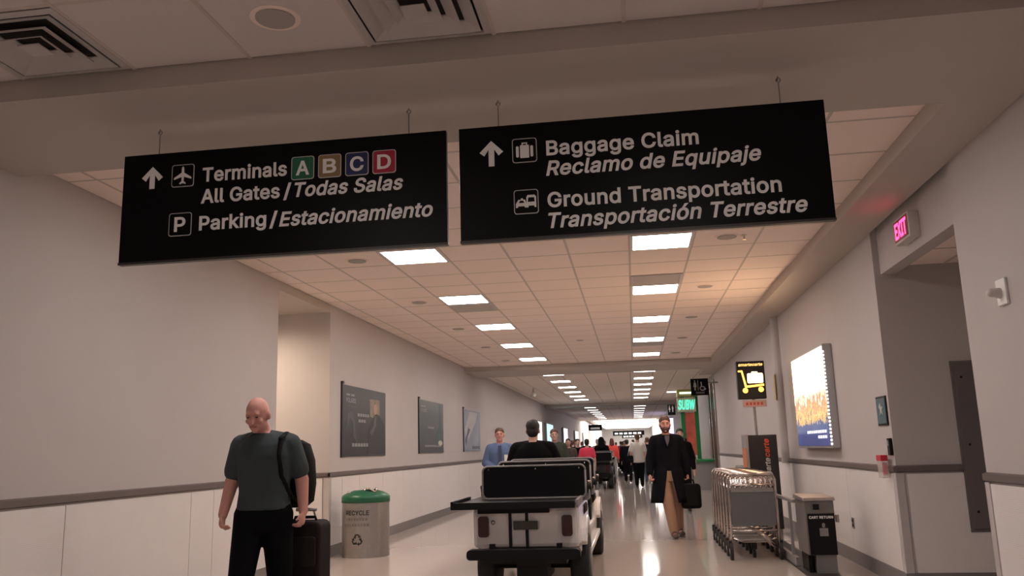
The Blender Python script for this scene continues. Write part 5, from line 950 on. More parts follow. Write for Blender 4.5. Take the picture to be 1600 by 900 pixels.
KO = mat('kiosk_orange', (0.55, 0.16, 0.05), 0.4)
KRED = mat('kiosk_red', (0.55, 0.06, 0.03), 0.4)
t = wthing('trolley_kiosk', 'black trolley rental kiosk with an upright name on its front', 'kiosk', (1.9, 13.5, 0))
MB().box(1.70, 2.12, 13.22, 13.75, 0.10, 1.47).build('body', mat('kiosk_black', (0.014, 0.013, 0.013), 0.4), t, bevel=0.01)
MB().box(1.67, 1.70, 13.20, 13.77, 0.05, 1.48).build('side_panel', GREYMET, t, bevel=0.004)
MB().box(1.664, 1.671, 13.28, 13.69, 0.55, 1.28).build('side_print', KO, t)
MB().box(1.72, 2.10, 13.25, 13.72, 0.0, 0.10).build('plinth', GREYMET, t)
def vert_text(s, m, x0, x1, z0, z1, parent):
    Mv = Matrix.Translation((0, 13.22, 0)) @ Matrix(((0, 0, -1, 0), (0, 1, 0, 0), (1, 0, 0, 0), (0, 0, 0, 1)))
    lettering(s, m, parent, z0, z1, -x1, (x1 - x0), Mv, 'lettering', 0.21, depth=0.002)
vert_text('smarte', mat('kiosk_silver', (0.42, 0.41, 0.40), 0.4), 1.92, 2.00, 0.80, 1.13, t)
vert_text('carte', KRED, 1.92, 2.00, 1.145, 1.41, t)
SCG = mat('sign_glow_amber', (0.8, 0.4, 0.05), 0.4, emit=(1.0, 0.42, 0.06), estr=4.5)
SCW = mat('sign_glow_pale', (0.9, 0.7, 0.3), 0.4, emit=(1.0, 0.70, 0.30), estr=9.0)
SCT = mat('sign_glow_text', (0.8, 0.5, 0.2), 0.4, emit=(1.0, 0.55, 0.16), estr=2.2)
t = wthing('trolley_sign', 'lit black sign with amber luggage trolley picture on a pole over the kiosk', 'sign', (1.86, 13.5, 1.47))
MB().box(1.635, 2.055, 13.40, 13.56, 2.02, 2.60).build('sign_box', BLACK, t, bevel=0.008)
MB().tube([(1.87, 13.48, 1.472), (1.865, 13.48, 2.03)], 0.02, 10).build('pole', GREYMET, t)
MB().box(1.70, 2.05, 13.42, 13.54, 1.90, 2.00).build('lower_plate', mat('lower_plate', (0.40, 0.24, 0.22), 0.4), t)
for k in range(5):
    flat([(1.74 + 0.055 * k, 1.925), (1.775 + 0.055 * k, 1.925), (1.775 + 0.055 * k, 1.97), (1.74 + 0.055 * k, 1.97)], mat('plate_red', (0.45, 0.03, 0.03), 0.5), t, Matrix.Translation((0, 13.42, 0)), 'plate_mark', 0.001)
MS = Matrix.Translation((0, 13.40, 0))
lettering('smartecarte', SCT, t, 1.665, 2.03, 2.525, 0.045, MS, 'lettering', 0.2, depth=0.002)
flat([(1.655, 2.46), (1.72, 2.46), (1.77, 2.225), (2.03, 2.245), (2.03, 2.215), (1.745, 2.19), (1.70, 2.435), (1.655, 2.435)], SCG, t, MS, 'picture_frame', 0.003)
for x, z in ((1.745, 2.15), (1.98, 2.16)):
    flat([(x + 0.04 * math.cos(a), z + 0.04 * math.sin(a)) for a in [2 * PI * k / 16 for k in range(16)]], SCG, t, MS, 'picture_wheel', 0.003)
flat(rounded(0.235, 0.15, 0.02, 4, 1.905, 2.335), SCW, t, MS, 'picture_case', 0.003)
flat([(1.85, 2.405), (1.86, 2.435), (1.94, 2.435), (1.95, 2.405), (1.93, 2.405), (1.925, 2.42), (1.875, 2.42), (1.87, 2.405)], SCW, t, MS, 'picture_handle', 0.003)
MB().box(XR - 0.118, XR - 0.112, 13.94, 14.06, 2.02, 2.42).build('yellow_strip', mat('strip_yellow', (0.48, 0.33, 0.06), 0.5), WL['wall_right_far'])  # thin yellow strip on the face of the pilaster
t = wthing('low_counter', 'low grey counter standing behind the trolleys by the right wall', 'counter', (2.1, 16.5, 0))
MB().box(1.95, 2.36, 15.6, 17.4, 0.86, 0.93).build('top', GREYMET, t, bevel=0.01)
for y in (15.75, 17.2): MB().box(2.0, 2.32, y - 0.03, y + 0.03, 0.0, 0.86).build('leg', GREYMET, t)

# ================================================================== FAR RIGHT: shops
struct('wall_right_shop', MB().box(2.5, 2.7, 25.0, 46.0, 0, 3.7), mat('shop_front_grey', (0.30, 0.28, 0.26), 0.5), 'shop front wall beyond the right wall')
struct('wall_right_end', MB().box(2.5, 5.0, 46.0, 125.0, 0, 4.2), mat('pale_wall', (0.62, 0.60, 0.59), 0.6), 'pale wall far down on the right')
struct('wall_end', MB().box(-7.2, 5.0, 118.0, 118.3, 0, 4.2), mat('bright_wall', (0.5, 0.48, 0.46), 0.6), 'pale wall at the far end of the concourse')
GLASS = mat('shop_glass', (0.10, 0.11, 0.11), 0.05, 0.0, coat=0.8)
shp = bpy.data.objects['wall_right_shop']
for y in (25.15, 26.3, 27.05):
    MB().box(2.36, 2.5, y - 0.07, y + 0.07, 0, 3.2).build('mullion', CHROME, shp, bevel=0.01)
for a, b in ((25.22, 26.23), (26.37, 26.98)):
    MB().box(2.47, 2.5, a, b, 0.1, 3.1).build('glass_pane', GLASS, shp)
d = tag(MB().box(2.44, 2.5, 27.3, 28.3, 0, 2.25).build('door_1', mat('door_brown', (0.17, 0.11, 0.075), 0.5), bevel=0.004), 'brown door between the shop glass and the green posts', None, None, 'structure')
MB().box(2.40, 2.44, 28.1, 28.2, 1.0, 1.06).build('door_handle', STEEL, d)
SGREEN = mat('shop_green', (0.01, 0.22, 0.06), 0.4)
NEON = mat('neon_cyan', (0.3, 0.9, 0.8), 0.4, emit=(0.05, 0.9, 0.6), estr=1.6)
t = wthing('sandwich_shop', 'green framed sandwich shop counter with glowing cyan name sign', 'shop', (2.0, 29.5, 0))
for x in (1.67, 2.13):
    MB().box(x - 0.065, x + 0.065, 29.0, 29.14, 0, 3.02).build('post', SGREEN, t, bevel=0.006)
MB().box(1.735, 2.065, 29.04, 29.09, 1.02, 2.42).build('menu_board', mat('menu_red', (0.50, 0.09, 0.06), 0.5, noise=0.7, nscale=4, emit=(0.8, 0.16, 0.10), estr=0.1), t)
MB().box(1.50, 2.12, 28.86, 28.98, 2.44, 2.92).build('sign_box', mat('shop_cream', (0.60, 0.58, 0.45), 0.5), t, bevel=0.02)
lettering('SUBW', NEON, t, 1.53, 2.10, 2.52, 0.32, Matrix.Translation((0, 28.86, 0)), 'lettering', 0.22, depth=0.01)
MB().prism([(28.7, 2.95), (29.5, 2.95), (29.5, 3.2), (29.0, 3.2)], 'x', 1.52, 2.2).build('awning', mat('awning_yellow', (0.42, 0.36, 0.12), 0.5), t)
MB().box(1.60, 2.08, 28.80, 28.86, 2.98, 3.10).build('lamp_strip', mat('shop_lamp', (0.8, 0.9, 0.7), 0.4, emit=(0.75, 1.0, 0.7), estr=2.0), t)
MB().box(1.60, 2.45, 26.6, 29.0, 0.84, 0.90).build('counter_top', SGREEN, t, bevel=0.01)
MB().box(1.70, 2.40, 26.7, 28.9, 0, 0.84).build('counter_body', mat('counter_grey', (0.32, 0.31, 0.30), 0.4), t)
def blade(x0, x1, y, z0, z1, label, full):
    t = wthing('restroom_sign', label, 'sign', (x1, y, z0), 0, 'restroom blade signs')
    MB().box(x0, x1, y - 0.03, y + 0.03, z0, z1).build('panel', SIGNBLK, t, bevel=0.004)
    MB().tube([(x1, y, z1 - 0.12), (XR + 0.1, y, z1 - 0.12)], 0.02).build('bracket', GREYMET, t)
    w, h = x1 - x0, z1 - z0
    M = Matrix.Translation((x0, y - 0.03, z0))
    I = mat('icon_grey', (0.45, 0.44, 0.43), 0.5)
    def fig(cx_, b, dress):
        flat([(cx_ + 0.042 * h * math.cos(a), b + 0.56 * h + 0.05 * h * math.sin(a)) for a in [2 * PI * k / 10 for k in range(10)]], I, t, M, 'figure_head', 0.003)
        if dress: p = [(-.05, .49), (.05, .49), (.10, .2), (.04, .2), (.04, 0), (-.04, 0), (-.04, .2), (-.10, .2)]
        else: p = [(-.07, .49), (.07, .49), (.07, .24), (.045, .24), (.045, 0), (-.045, 0), (-.045, .24), (-.07, .24)]
        flat([(cx_ + a * h, b + c * h) for a, c in p], I, t, M, 'figure_body', 0.003)
    fig(w * 0.24, h * 0.3, True)
    if full:
        flat([(w * 0.40, h * .30), (w * 0.43, h * .30), (w * 0.43, h * .9), (w * 0.40, h * .9)], I, t, M, 'divider', 0.003)
        rg = [(w * 0.66 + 0.13 * h * math.cos(a), -0.004, h * 0.42 + 0.13 * h * math.sin(a)) for a in [2.3 + 4.4 * k / 14 for k in range(15)]]
        mb = MB().tube(rg, 0.014, 6); mb.v = [M @ p for p in mb.v]; mb.build('wheelchair_icon', I, t)
        mb = MB().tube([(w * .60, -0.004, h * .80), (w * .62, -0.004, h * .52), (w * .75, -0.004, h * .50), (w * .84, -0.004, h * .33)], 0.016, 6); mb.v = [M @ p for p in mb.v]; mb.build('wheelchair_icon', I, t)
        for q in range(5):
            flat([(w * (.28 + .1 * q), h * .1), (w * (.35 + .1 * q), h * .1), (w * (.35 + .1 * q), h * .2), (w * (.28 + .1 * q), h * .2)], PGR, t, M, 'caption_mark', 0.002)
    else:
        fig(w * 0.66, h * 0.3, False)
blade(1.65, 2.13, 24.0, 2.70, 3.16, 'black blade restroom sign with wheelchair symbol at the end of right wall', True)
blade(1.47, 1.78, 36.0, 2.60, 3.03, 'small dark blade restroom sign behind the cyan shop sign', False)

# far bright hall ------------------------------------------------------
LUM = mat('luminous_ceiling', (0.95, 0.95, 0.93), 0.5, emit=(1.0, 0.97, 0.93), estr=6.0)
struct('ceiling_hall', MB().box(-7.2, 5.0, 67.5, 118.0, 3.9, 4.2).box(-7.2, 5.0, 67.4, 67.5, ZC, 4.0), MATS['pale_wall'], 'ceiling of the bright hall at the far end')
for k, (a, b) in enumerate(((68.5, 80.0), (84.0, 114.0))):
    t = wthing('luminous_ceiling', ('nearer' if k == 0 else 'farther') + ' bright luminous ceiling field at the far end of the concourse', 'ceiling light', (0, a, 3.8), 0, 'luminous ceiling fields')
    for j in range(4):
        x0 = -3.6 + j * 1.45
        MB().box(x0, x0 + 1.4, a, b, 3.80, 3.9).build('diffuser', LUM, t)
def far_sign(x0, x1, y, z0, z1, label):
    t = wthing('far_direction_sign', label, 'sign', ((x0 + x1) / 2, y, z0), 0, 'far hanging signs')
    MB().box(x0, x1, y - 0.03, y + 0.03, z0, z1).build('panel', SIGNBLK, t)
    for x in (x0 + 0.1, x1 - 0.1):
        MB().tube([(x, y, z1), (x, y, 3.9 if y > 67.5 else ZC)], 0.008, 5).build('cable', GREYMET, t)
    n = 6
    for k in range(n):
        w = (x1 - x0 - 0.3) / n
        flat([(x0 + .15 + k * w, z0 + .1), (x0 + .15 + (k + .7) * w, z0 + .1), (x0 + .15 + (k + .7) * w, z0 + .24), (x0 + .15 + k * w, z0 + .24)], SIGNWHT, t, Matrix.Translation((0, y - 0.03, 0)), 'caption_mark', 0.003)
far_sign(-1.7, 0.9, 72.0, 2.30, 2.68, 'long dark hanging sign under the nearer luminous ceiling')
far_sign(-1.2, 0.9, 90.0, 2.25, 2.6, 'short dark hanging sign under the farther luminous ceiling')
far_sign(-3.3, -2.3, 64.0, 2.62, 3.05, 'small square hanging sign left of the far light rows')
VIO = mat('violet_screen', (0.5, 0.4, 0.9), 0.4, emit=(0.70, 0.65, 1.0), estr=2.0)
t = wthing('wall_screen', 'glaring violet white screen far down on the right wall', 'screen', (2.4, 58, 2.0))
MB().box(2.32, 2.5, 54, 60, 1.9, 3.1).build('case', BLACK, t)
MB().box(2.30, 2.325, 54.1, 59.9, 1.95, 3.05).build('display', VIO, t)
MB().box(2.31, 2.5, 53.985, 53.999, 1.95, 3.05).build('end_display', VIO, t)
CYA = mat('cyan_panel', (0.5, 0.8, 0.9), 0.4, emit=(0.45, 0.72, 0.80), estr=1.3)
WHP = mat('white_panel', (0.8, 0.85, 0.9), 0.4, emit=(0.85, 0.9, 0.95), estr=1.3)
for k, (y0, y1, m_, lab) in enumerate(((36.2, 38.0, WHP, 'white lit wall panel nearest the cart driver on the left wall'), (40.2, 43.4, CYA, 'cyan lit wall panel just right of the cart driver'),
                                       (50.0, 53.0, WHP, 'white lit wall panel right of the man in the green jacket'), (60.0, 63.5, WHP, 'tall white lit wall panel farther along the left wall'), (70.0, 75.0, WHP, 'last white lit wall panel on the left wall'))):
    t = wthing('lit_wall_panel', lab, 'panel', (XL, (y0 + y1) / 2, 1.4), 0, 'lit panels along the far left wall')
    MB().box(XL, XL + 0.12, y0 - 0.04, y1 + 0.04, 1.26, 2.59).build('case', GREYMET, t)
    MB().box(XL + 0.12, XL + 0.125, y0, y1, 1.30, 2.55).build('panel_face', m_, t)
t = thing('ceiling_camera', 'pale security camera under the ceiling near the left wall', 'camera', (-3.4, 29.5, ZC))
MB().tube([(0, 0, 0), (0, 0, -0.16)], 0.03).build('mount', PALE, t)
MB().cap((0, -0.12, -0.22), 0.09, (0, 0.16, -0.20), 0.09, 12).build('housing', PALE, t, smooth=True)

# ================================================================== PEOPLE
def V3(*a): return Vector(a)
BASEJ = dict(pelvis=(0, 0, .95), waist=(0, 0, 1.08), chest=(0, .0, 1.30), neck=(0, .01, 1.475), head=(0, -.015, 1.625),
             shL=(.185, .01, 1.425), elL=(.235, .03, 1.13), wrL=(.25, -.03, .885), haL=(.25, -.06, .80),
             shR=(-.185, .01, 1.425), elR=(-.235, .03, 1.13), wrR=(-.25, -.03, .885), haR=(-.25, -.06, .80),
             hiL=(.09, 0, .92), knL=(.10, -.02, .50), anL=(.105, .02, .085), toL=(.115, -.13, .035),
             hiR=(-.09, 0, .92), knR=(-.10, -.02, .50), anR=(-.105, .02, .085), toR=(-.115, -.13, .035))
def lerp(a, b, t): return a + (b - a) * t
def person(label, loc, rz, h, pose=None, top=None, sleeve='long', legs=None, shoes=None, hair=None, hair_style='short', skin=None, vox=0.014,
           hp=0.0, hy=0.0, bulk=1.0, top_hem=0.93, fingers=True, open_coat=None, inner=None, group=None, beard=None, cat='person', curl=0.5):
    t = thing('person', label, cat, loc, rz, group)
    k = h / 1.75
    J = {n: Vector(p) for n, p in BASEJ.items()}
    for n, p in (pose or {}).items(): J[n] = Vector(p)
    for n in J: J[n] = J[n] * k
    skin = skin or SKIN
    B = bulk
    for S in 'LR': J['sh' + S] = J['sh' + S] + Vector(((-.012 if S == 'L' else .012) * k, 0, -.030 * k))
    Hm = Matrix.Rotation(hy, 3, 'Z') @ Matrix.Rotation(hp, 3, 'X')     # head turn and nod
    hc = J['head']
    def hd(x, y, z): return hc + Hm @ (Vector((x, y, z)) * k)
    def spine(z):                                                       # centre line by standing height
        zz = [(.80, J['pelvis'] - V3(0, 0, .15 * k)), (.95, J['pelvis']), (1.08, J['waist']), (1.30, J['chest']), (1.475, J['neck'])]
        for (a, p), (b, q) in zip(zz[:-1], zz[1:]):
            if z <= b: return lerp(p, q, (z - a) / (b - a))
        return zz[-1][1]
    def torso(mb, g, lo=.88, hi=1.50, rows=None):
        rows = rows or [(.80, .168, .118), (.88, .168, .118), (.95, .165, .118), (1.08, .150, .110), (1.20, .160, .115), (1.32, .172, .118), (1.39, .158, .105), (1.44, .110, .085), (1.475, .072, .066)]
        secs = []
        for z, rx, ry in rows:
            if lo <= z <= hi: secs.append((spine(z) + (V3(0, 0, (z - 1.475) * k) if z > 1.475 else V3(0, 0, 0)), (rx * B + g) * k, (ry * B + g) * k))
        mb.loft(secs, 22, 2.3)
        if hi > 1.4:
            for S in 'LR':
                sx = 1 if S == 'L' else -1
                mb.cap(J['neck'] + V3(sx * .035 * k, .005 * k, -.035 * k), (.045 + g) * k, lerp(J['neck'], J['sh' + S], .85) + V3(0, 0, .006 * k), (.046 * B + g) * k, 12)
    def arm(mb, S, g, end=1.0, lower=1.0):
        a, e, w = J['sh' + S], J['el' + S], J['wr' + S]
        mb.cap(a, (.056 * B + g) * k, lerp(a, e, min(end, 1)), (lerp(.056, .046, min(end, 1)) * B + g * (1.25 if end < 1 else 1)) * k, 12)
        if end >= 1.0 and lower > 0:
            mb.cap(e, (.048 * B + g) * k, lerp(e, w, lower), (lerp(.048, .033, lower) + g) * k, 12)
    def leg(mb, S, g, lower=1.0):
        a, e, w = J['hi' + S], J['kn' + S], J['an' + S]
        mb.cap(a, (.090 * B + g) * k, e, (.062 * B + g) * k, 14)
        mb.cap(e, (.060 * B + g) * k, lerp(e, w, lower), (lerp(.060, .043, lower) + g) * k, 14)
    def hand(mb, S):
        w, p = J['wr' + S], J['ha' + S]
        d = (p - w).normalized()
        sx = 1 if S == 'L' else -1
        side = Vector((0, -1, 0)); side = (side - d * side.dot(d))
        side = side.normalized() if side.length > .1 else Vector((0, 0, 1))
        inn = d.cross(side) * 1.0
        if inn.x * sx > 0: inn = -inn                                   # palm faces the body
        mb.cap(w, .030 * k, lerp(w, p, .9), .036 * k, 10, 0.55, side)
        L = (.072, .080, .076, .060)
        for q in range(4):
            off = side * (.030 - .020 * q) * k
            r0 = p + off
            m1 = r0 + (d * math.cos(curl * .6) + inn * math.sin(curl * .6)) * L[q] * .52 * k
            m2 = m1 + (d * math.cos(curl * 1.7) + inn * math.sin(curl * 1.7)) * L[q] * .48 * k
            mb.cap(r0 - d * .02 * k, .0095 * k, m1, .009 * k, 8); mb.cap(m1, .009 * k, m2, .0075 * k, 8)
        b0 = lerp(w, p, .35) + side * .026 * k
        b1 = b0 + (d * .7 + side * .75 + inn * .25).normalized() * .036 * k
        mb.cap(b0, .012 * k, b1, .0105 * k, 8); mb.cap(b1, .0105 * k, b1 + (d * .9 + side * .25 + inn * .4).normalized() * .032 * k, .0085 * k, 8)
    # ---- body: one continuous surface
    mb = MB()
    torso(mb, 0)
    for S in 'LR':
        arm(mb, S, 0); leg(mb, S, 0)
        mb.cap(J['an' + S], .042 * k, J['to' + S], .034 * k, 10, 0.8)
        if fingers: hand(mb, S)
        else: mb.cap(J['wr' + S], .032 * k, J['ha' + S] + (J['ha' + S] - J['wr' + S]).normalized() * .06 * k, .03 * k, 8, 0.6)
    mb.cap(J['neck'] - V3(0, 0, .02 * k), .060 * k, hd(0, .015, -.06), .056 * k, 14)
    mb.ell(hd(0, .008, .022), (.077 * k, .096 * k, .100 * k), Hm, 18, 12)
    mb.ell(hd(0, -.022, -.050), (.058 * k, .066 * k, .068 * k), Hm, 16, 10)
    mb.cap(hd(0, -.088, .010), .012 * k, hd(0, -.106, -.026), .0165 * k, 8)
    mb.cap(hd(-.034, -.081, .030), .013 * k, hd(.034, -.081, .030), .013 * k, 8)
    mb.ell(hd(0, -.074, -.092), (.024 * k, .02 * k, .018 * k), Hm, 10, 6)
    for s in (-1, 1):
        mb.ell(hd(s * .079, .010, -.008), (.012 * k, .022 * k, .032 * k), Hm, 10, 6)
        mb.ell(hd(s * .042, -.066, -.025), (.022 * k, .02 * k, .02 * k), Hm, 8, 6)
    body = mb.build('body', skin, t, vox=vox, iters=3 if vox < 0.012 else 2)
    # ---- face
    for s in (-1, 1):
        MB().ell(hd(s * .031, -.0885, .008), (.011 * k, .006 * k, .0045 * k), Hm, 10, 6).build('eye', EYE, body, smooth=True)
        if hair_style != 'bald':
            MB().cap(hd(s * .015, -.096, .030), .0045 * k, hd(s * .047, -.086, .033), .0035 * k, 6).build('eyebrow', hair or HAIRD, body)
    MB().cap(hd(-.021, -.0875, -.060), .0045 * k, hd(.021, -.0875, -.060), .0045 * k, 6, 0.8).build('mouth', LIP, body, smooth=True)
    if beard:
        mb = MB().ell(hd(0, -.030, -.068), (.063 * k, .066 * k, .058 * k), Hm, 16, 10)
        for s in (-1, 1): mb.cap(hd(s * .068, -.01, .0), .012 * k, hd(s * .055, -.035, -.06), .02 * k, 8)
        mb.build('beard', beard, t, vox=max(vox * .8, .006), iters=2)
        MB().cap(hd(-.021, -.0975, -.060), .005 * k, hd(.021, -.0975, -.060), .005 * k, 6, 0.8).build('mouth', LIP, body, smooth=True)
    # ---- hair
    if hair_style in ('short', 'long', 'bun'):
        mb = MB().ell(hd(0, .020, .054), (.086 * k, .100 * k, .084 * k), Hm, 18, 12).ell(hd(0, .052, -.005), (.078 * k, .062 * k, .082 * k), Hm, 14, 10)
        if hair_style == 'long':
            mb.cap(hd(-.055, .045, .0), .045 * k, hd(-.075, .045, -.20), .04 * k, 10).cap(hd(.055, .045, .0), .045 * k, hd(.075, .045, -.20), .04 * k, 10).cap(hd(0, .06, 0), .07 * k, hd(0, .075, -.24), .06 * k, 12)
        if hair_style == 'bun': mb.ell(hd(0, .09, .08), (.05 * k, .05 * k, .05 * k))
        mb.build('hair', hair or HAIRD, t, vox=max(vox, .009), iters=3)
    elif hair_style == 'hood':
        mb = MB().ell(hd(0, .03, .02), (.11 * k, .115 * k, .135 * k), Hm, 18, 12).cap(hd(0, .05, -.02), .10 * k, hd(0, .07, -.22), .15 * k, 14)
        mb.build('headscarf', hair or HAIRD, t, vox=max(vox, .012), iters=4)
    # ---- clothes
    if top:
        mb = MB(); torso(mb, .016, top_hem, 1.48)
        for S in 'LR':
            if sleeve == 'short': arm(mb, S, .020, .72)
            else: arm(mb, S, .020, 1.0, .92)
        mb.build('coat' if open_coat else 'shirt', top, t, vox=max(vox, .010), iters=5)
    if inner:
        MB().prism([(0, 1.30 * k), (.03 * k, 1.39 * k), (.035 * k, 1.46 * k), (-.035 * k, 1.46 * k), (-.03 * k, 1.39 * k)], 'y', J['chest'].y - (.118 * B + .030) * k, J['chest'].y - (.118 * B + .016) * k).build('inner_shirt', inner, t, bevel=.006)
    if open_coat:                                                       # open flared skirt of a long coat
        vs = []; fs = []; N = 30; R = 7
        for side_ in (0, 1):
            for r in range(R):
                f = r / (R - 1)
                z = lerp(1.0, open_coat, f)
                for q in range(N + 1):
                    a = -PI / 2 + lerp(.12, .42, f) + (2 * PI - 2 * lerp(.12, .42, f)) * q / N
                    rx = (lerp(.185, .255, f) + .014 * math.sin(a * 6) * f + (.0 if side_ == 0 else -.012)) * k * B
                    ry = (lerp(.142, .215, f) + .014 * math.cos(a * 5) * f + (.0 if side_ == 0 else -.012)) * k * B
                    vs.append(Vector((rx * math.cos(a), ry * math.sin(a), z * k)))
        def ix(s_, r, q): return s_ * R * (N + 1) + r * (N + 1) + q
        for r in range(R - 1):
            for q in range(N):
                fs.append((ix(0, r, q), ix(0, r, q + 1), ix(0, r + 1, q + 1), ix(0, r + 1, q)))
                fs.append((ix(1, r, q), ix(1, r + 1, q), ix(1, r + 1, q + 1), ix(1, r, q + 1)))
            fs.append((ix(0, r, 0), ix(0, r + 1, 0), ix(1, r + 1, 0), ix(1, r, 0)))
            fs.append((ix(0, r, N), ix(1, r, N), ix(1, r + 1, N), ix(0, r + 1, N)))
        for q in range(N):
            fs.append((ix(0, 0, q), ix(1, 0, q), ix(1, 0, q + 1), ix(0, 0, q + 1)))
            fs.append((ix(0, R - 1, q), ix(0, R - 1, q + 1), ix(1, R - 1, q + 1), ix(1, R - 1, q)))
        MB().add(vs, fs).build('coat_skirt', top, t, smooth=True)
        for s in (-1, 1):
            MB().prism([(s * .002 * k, 1.28 * k), (s * .060 * k, 1.36 * k), (s * .075 * k, 1.45 * k), (s * .045 * k, 1.47 * k), (s * .03 * k, 1.40 * k)], 'y', J['chest'].y - (.118 * B + .036) * k, J['chest'].y - (.118 * B + .022) * k).build('lapel', top, t, bevel=.004)
    if legs:
        mb = MB(); torso(mb, .010, .80, 1.09)
        for S in 'LR': leg(mb, S, .022, .97)
        mb.build('trousers', legs, t, vox=max(vox, .010), iters=4)
    if shoes:
        for S in 'LR':
            a, b = J['an' + S], J['to' + S]
            MB().cap(Vector((a.x, a.y + .03 * k, b.z + .012 * k)), .046 * k, b + V3(0, 0, .004), .042 * k, 12, 0.85).cap(a - V3(0, 0, .02 * k), .048 * k, lerp(a, b, .4), .044 * k, 10).build('shoe', shoes, t, vox=max(vox * .9, .008), iters=3)
    return t

TEE = mat('tee_dark_teal', (0.036, 0.050, 0.055), 0.85, noise=0.15, nscale=14)
BLKCLOTH = mat('black_cloth', (0.0035, 0.0035, 0.0045), 0.85, noise=0.2, nscale=20, spec=0.1)
NAVY = mat('navy_coat', (0.005, 0.005, 0.008), 0.85, noise=0.2, nscale=20, spec=0.1)
TAN = mat('tan_trousers', (0.34, 0.20, 0.13), 0.85, noise=0.1)
SHOEB = mat('shoe_black', (0.01, 0.01, 0.01), 0.4)
SHOEBR = mat('shoe_brown', (0.08, 0.05, 0.035), 0.5)
BLUESH = mat('blue_shirt', (0.10, 0.15, 0.28), 0.85, noise=0.1)
OLIVE = mat('olive_jacket', (0.035, 0.042, 0.028), 0.85, noise=0.15)
TEALSH = mat('slate_shirt', (0.03, 0.045, 0.065), 0.85)
PINK = mat('pink_top', (0.70, 0.05, 0.10), 0.85)
CORAL = mat('coral_top', (0.66, 0.07, 0.06), 0.85)
CREAM = mat('cream_top', (0.55, 0.51, 0.47), 0.85, noise=0.06)
JEAN = mat('denim', (0.06, 0.08, 0.13), 0.85)
PATT = mat('patterned_top', (0.08, 0.06, 0.055), 0.85, noise=0.9, nscale=22)
HAIRR = mat('hair_red', (0.13, 0.02, 0.018), 0.6, noise=0.3)
GREYC = mat('grey_cloth', (0.22, 0.21, 0.21), 0.85)
WINE = mat('wine_cloth', (0.10, 0.02, 0.03), 0.85)
LUG = mat('suitcase_brown', (0.020, 0.014, 0.014), 0.75, spec=0.15, noise=0.3, nscale=40, bump=0.2, bscale=300)
PACK = mat('backpack_black', (0.005, 0.005, 0.005), 0.75, noise=0.2, spec=0.15)

# man walking at the left with backpack and suitcase
MX, MY = -2.66, 5.92
person('bald man in dark teal t-shirt and black trousers walking with a suitcase', (MX, MY, 0), 0.12, 1.81,
       dict(head=(-.035, -.085, 1.600), neck=(-.005, -.015, 1.475), chest=(0, -.01, 1.30), elL=(.245, .06, 1.15), wrL=(.265, .04, .93), haL=(.265, .015, .865),
            elR=(-.235, .02, 1.15), wrR=(-.25, -.10, .93), haR=(-.245, -.13, .87),
            knL=(.11, .04, .50), anL=(.12, .22, .11), toL=(.13, .09, .04), knR=(-.10, -.14, .51), anR=(-.12, -.19, .085), toR=(-.13, -.34, .035)),
       TEE, 'short', BLKCLOTH, SHOEB, None, 'bald', SKINRED, 0.008, hp=0.32, hy=-0.1, bulk=1.04, top_hem=.95, curl=1.0)
t = thing('backpack', 'black backpack worn by the bald man with one strap over his shoulder', 'backpack', (MX, MY, 1.0))
mbk = MB().loft([((.06, .29, z), rx, ry) for z, rx, ry in ((-.02, .14, .08), (.02, .19, .115), (.15, .205, .13), (.32, .195, .125), (.44, .16, .09), (.475, .10, .05))], 22, 3.0)
mbk.build('pack_body', PACK, t, smooth=True)
MB().loft([((.06, .42, z), rx, .05) for z, rx in ((.02, .12), (.05, .14), (.2, .14), (.24, .11))], 18, 3.0).build('front_pocket', PACK, t, smooth=True)
stp = [(.13, .20, .43), (.150, .10, .512), (.150, .02, .525), (.155, -.09, .487), (.165, -.140, .36), (.185, -.135, .22), (.215, -.03, .08), (.17, .18, .03)]
mbs = MB()
for a, b in zip(stp[:-1], stp[1:]): mbs.cap(a, .022, b, .022, 8, 0.45, (1, 0, 0))
mbs.build('shoulder_strap', PACK, t, vox=.009, iters=4)
SUX, SUY = -2.49, 6.30
t = thing('rolling_suitcase', 'dark brown upright suitcase pulled by the bald man', 'suitcase', (SUX, SUY, 0))
MB().prism(rounded(.31, .80, .05, 5, 0, .475), 'y', -.12, .12).build('shell', LUG, t, bevel=.02)
MB().prism(rounded(.26, .32, .03, 4, 0, .32), 'y', -.155, -.12).build('front_pocket', LUG, t, bevel=.012)
MB().prism(rounded(.26, .22, .03, 4, 0, .66), 'y', -.145, -.12).build('front_pocket', LUG, t, bevel=.012)
MB().tube([(-.09, -.02, .865), (-.08, -.02, .90), (.08, -.02, .90), (.09, -.02, .865)], .012).build('carry_handle', BLACK, t, smooth=True)
MB().tube([(-.06, .06, .86), (-.055, .0, .955)], .008).tube([(.06, .06, .86), (.055, 0, .955)], .008).tube([(-.08, 0, .955), (.08, 0, .955)], .014).build('pull_handle', STEEL, t, smooth=True)
for x in (-.11, .11):
    for y in (-.08, .08):
        MB().wheel((x, y, .035), .035, .03, 14).build('wheel', RUBBER, t)
        MB().box(x - .02, x + .02, y - .02, y + .02, .03, .08).build('wheel_mount', BLACK, t)

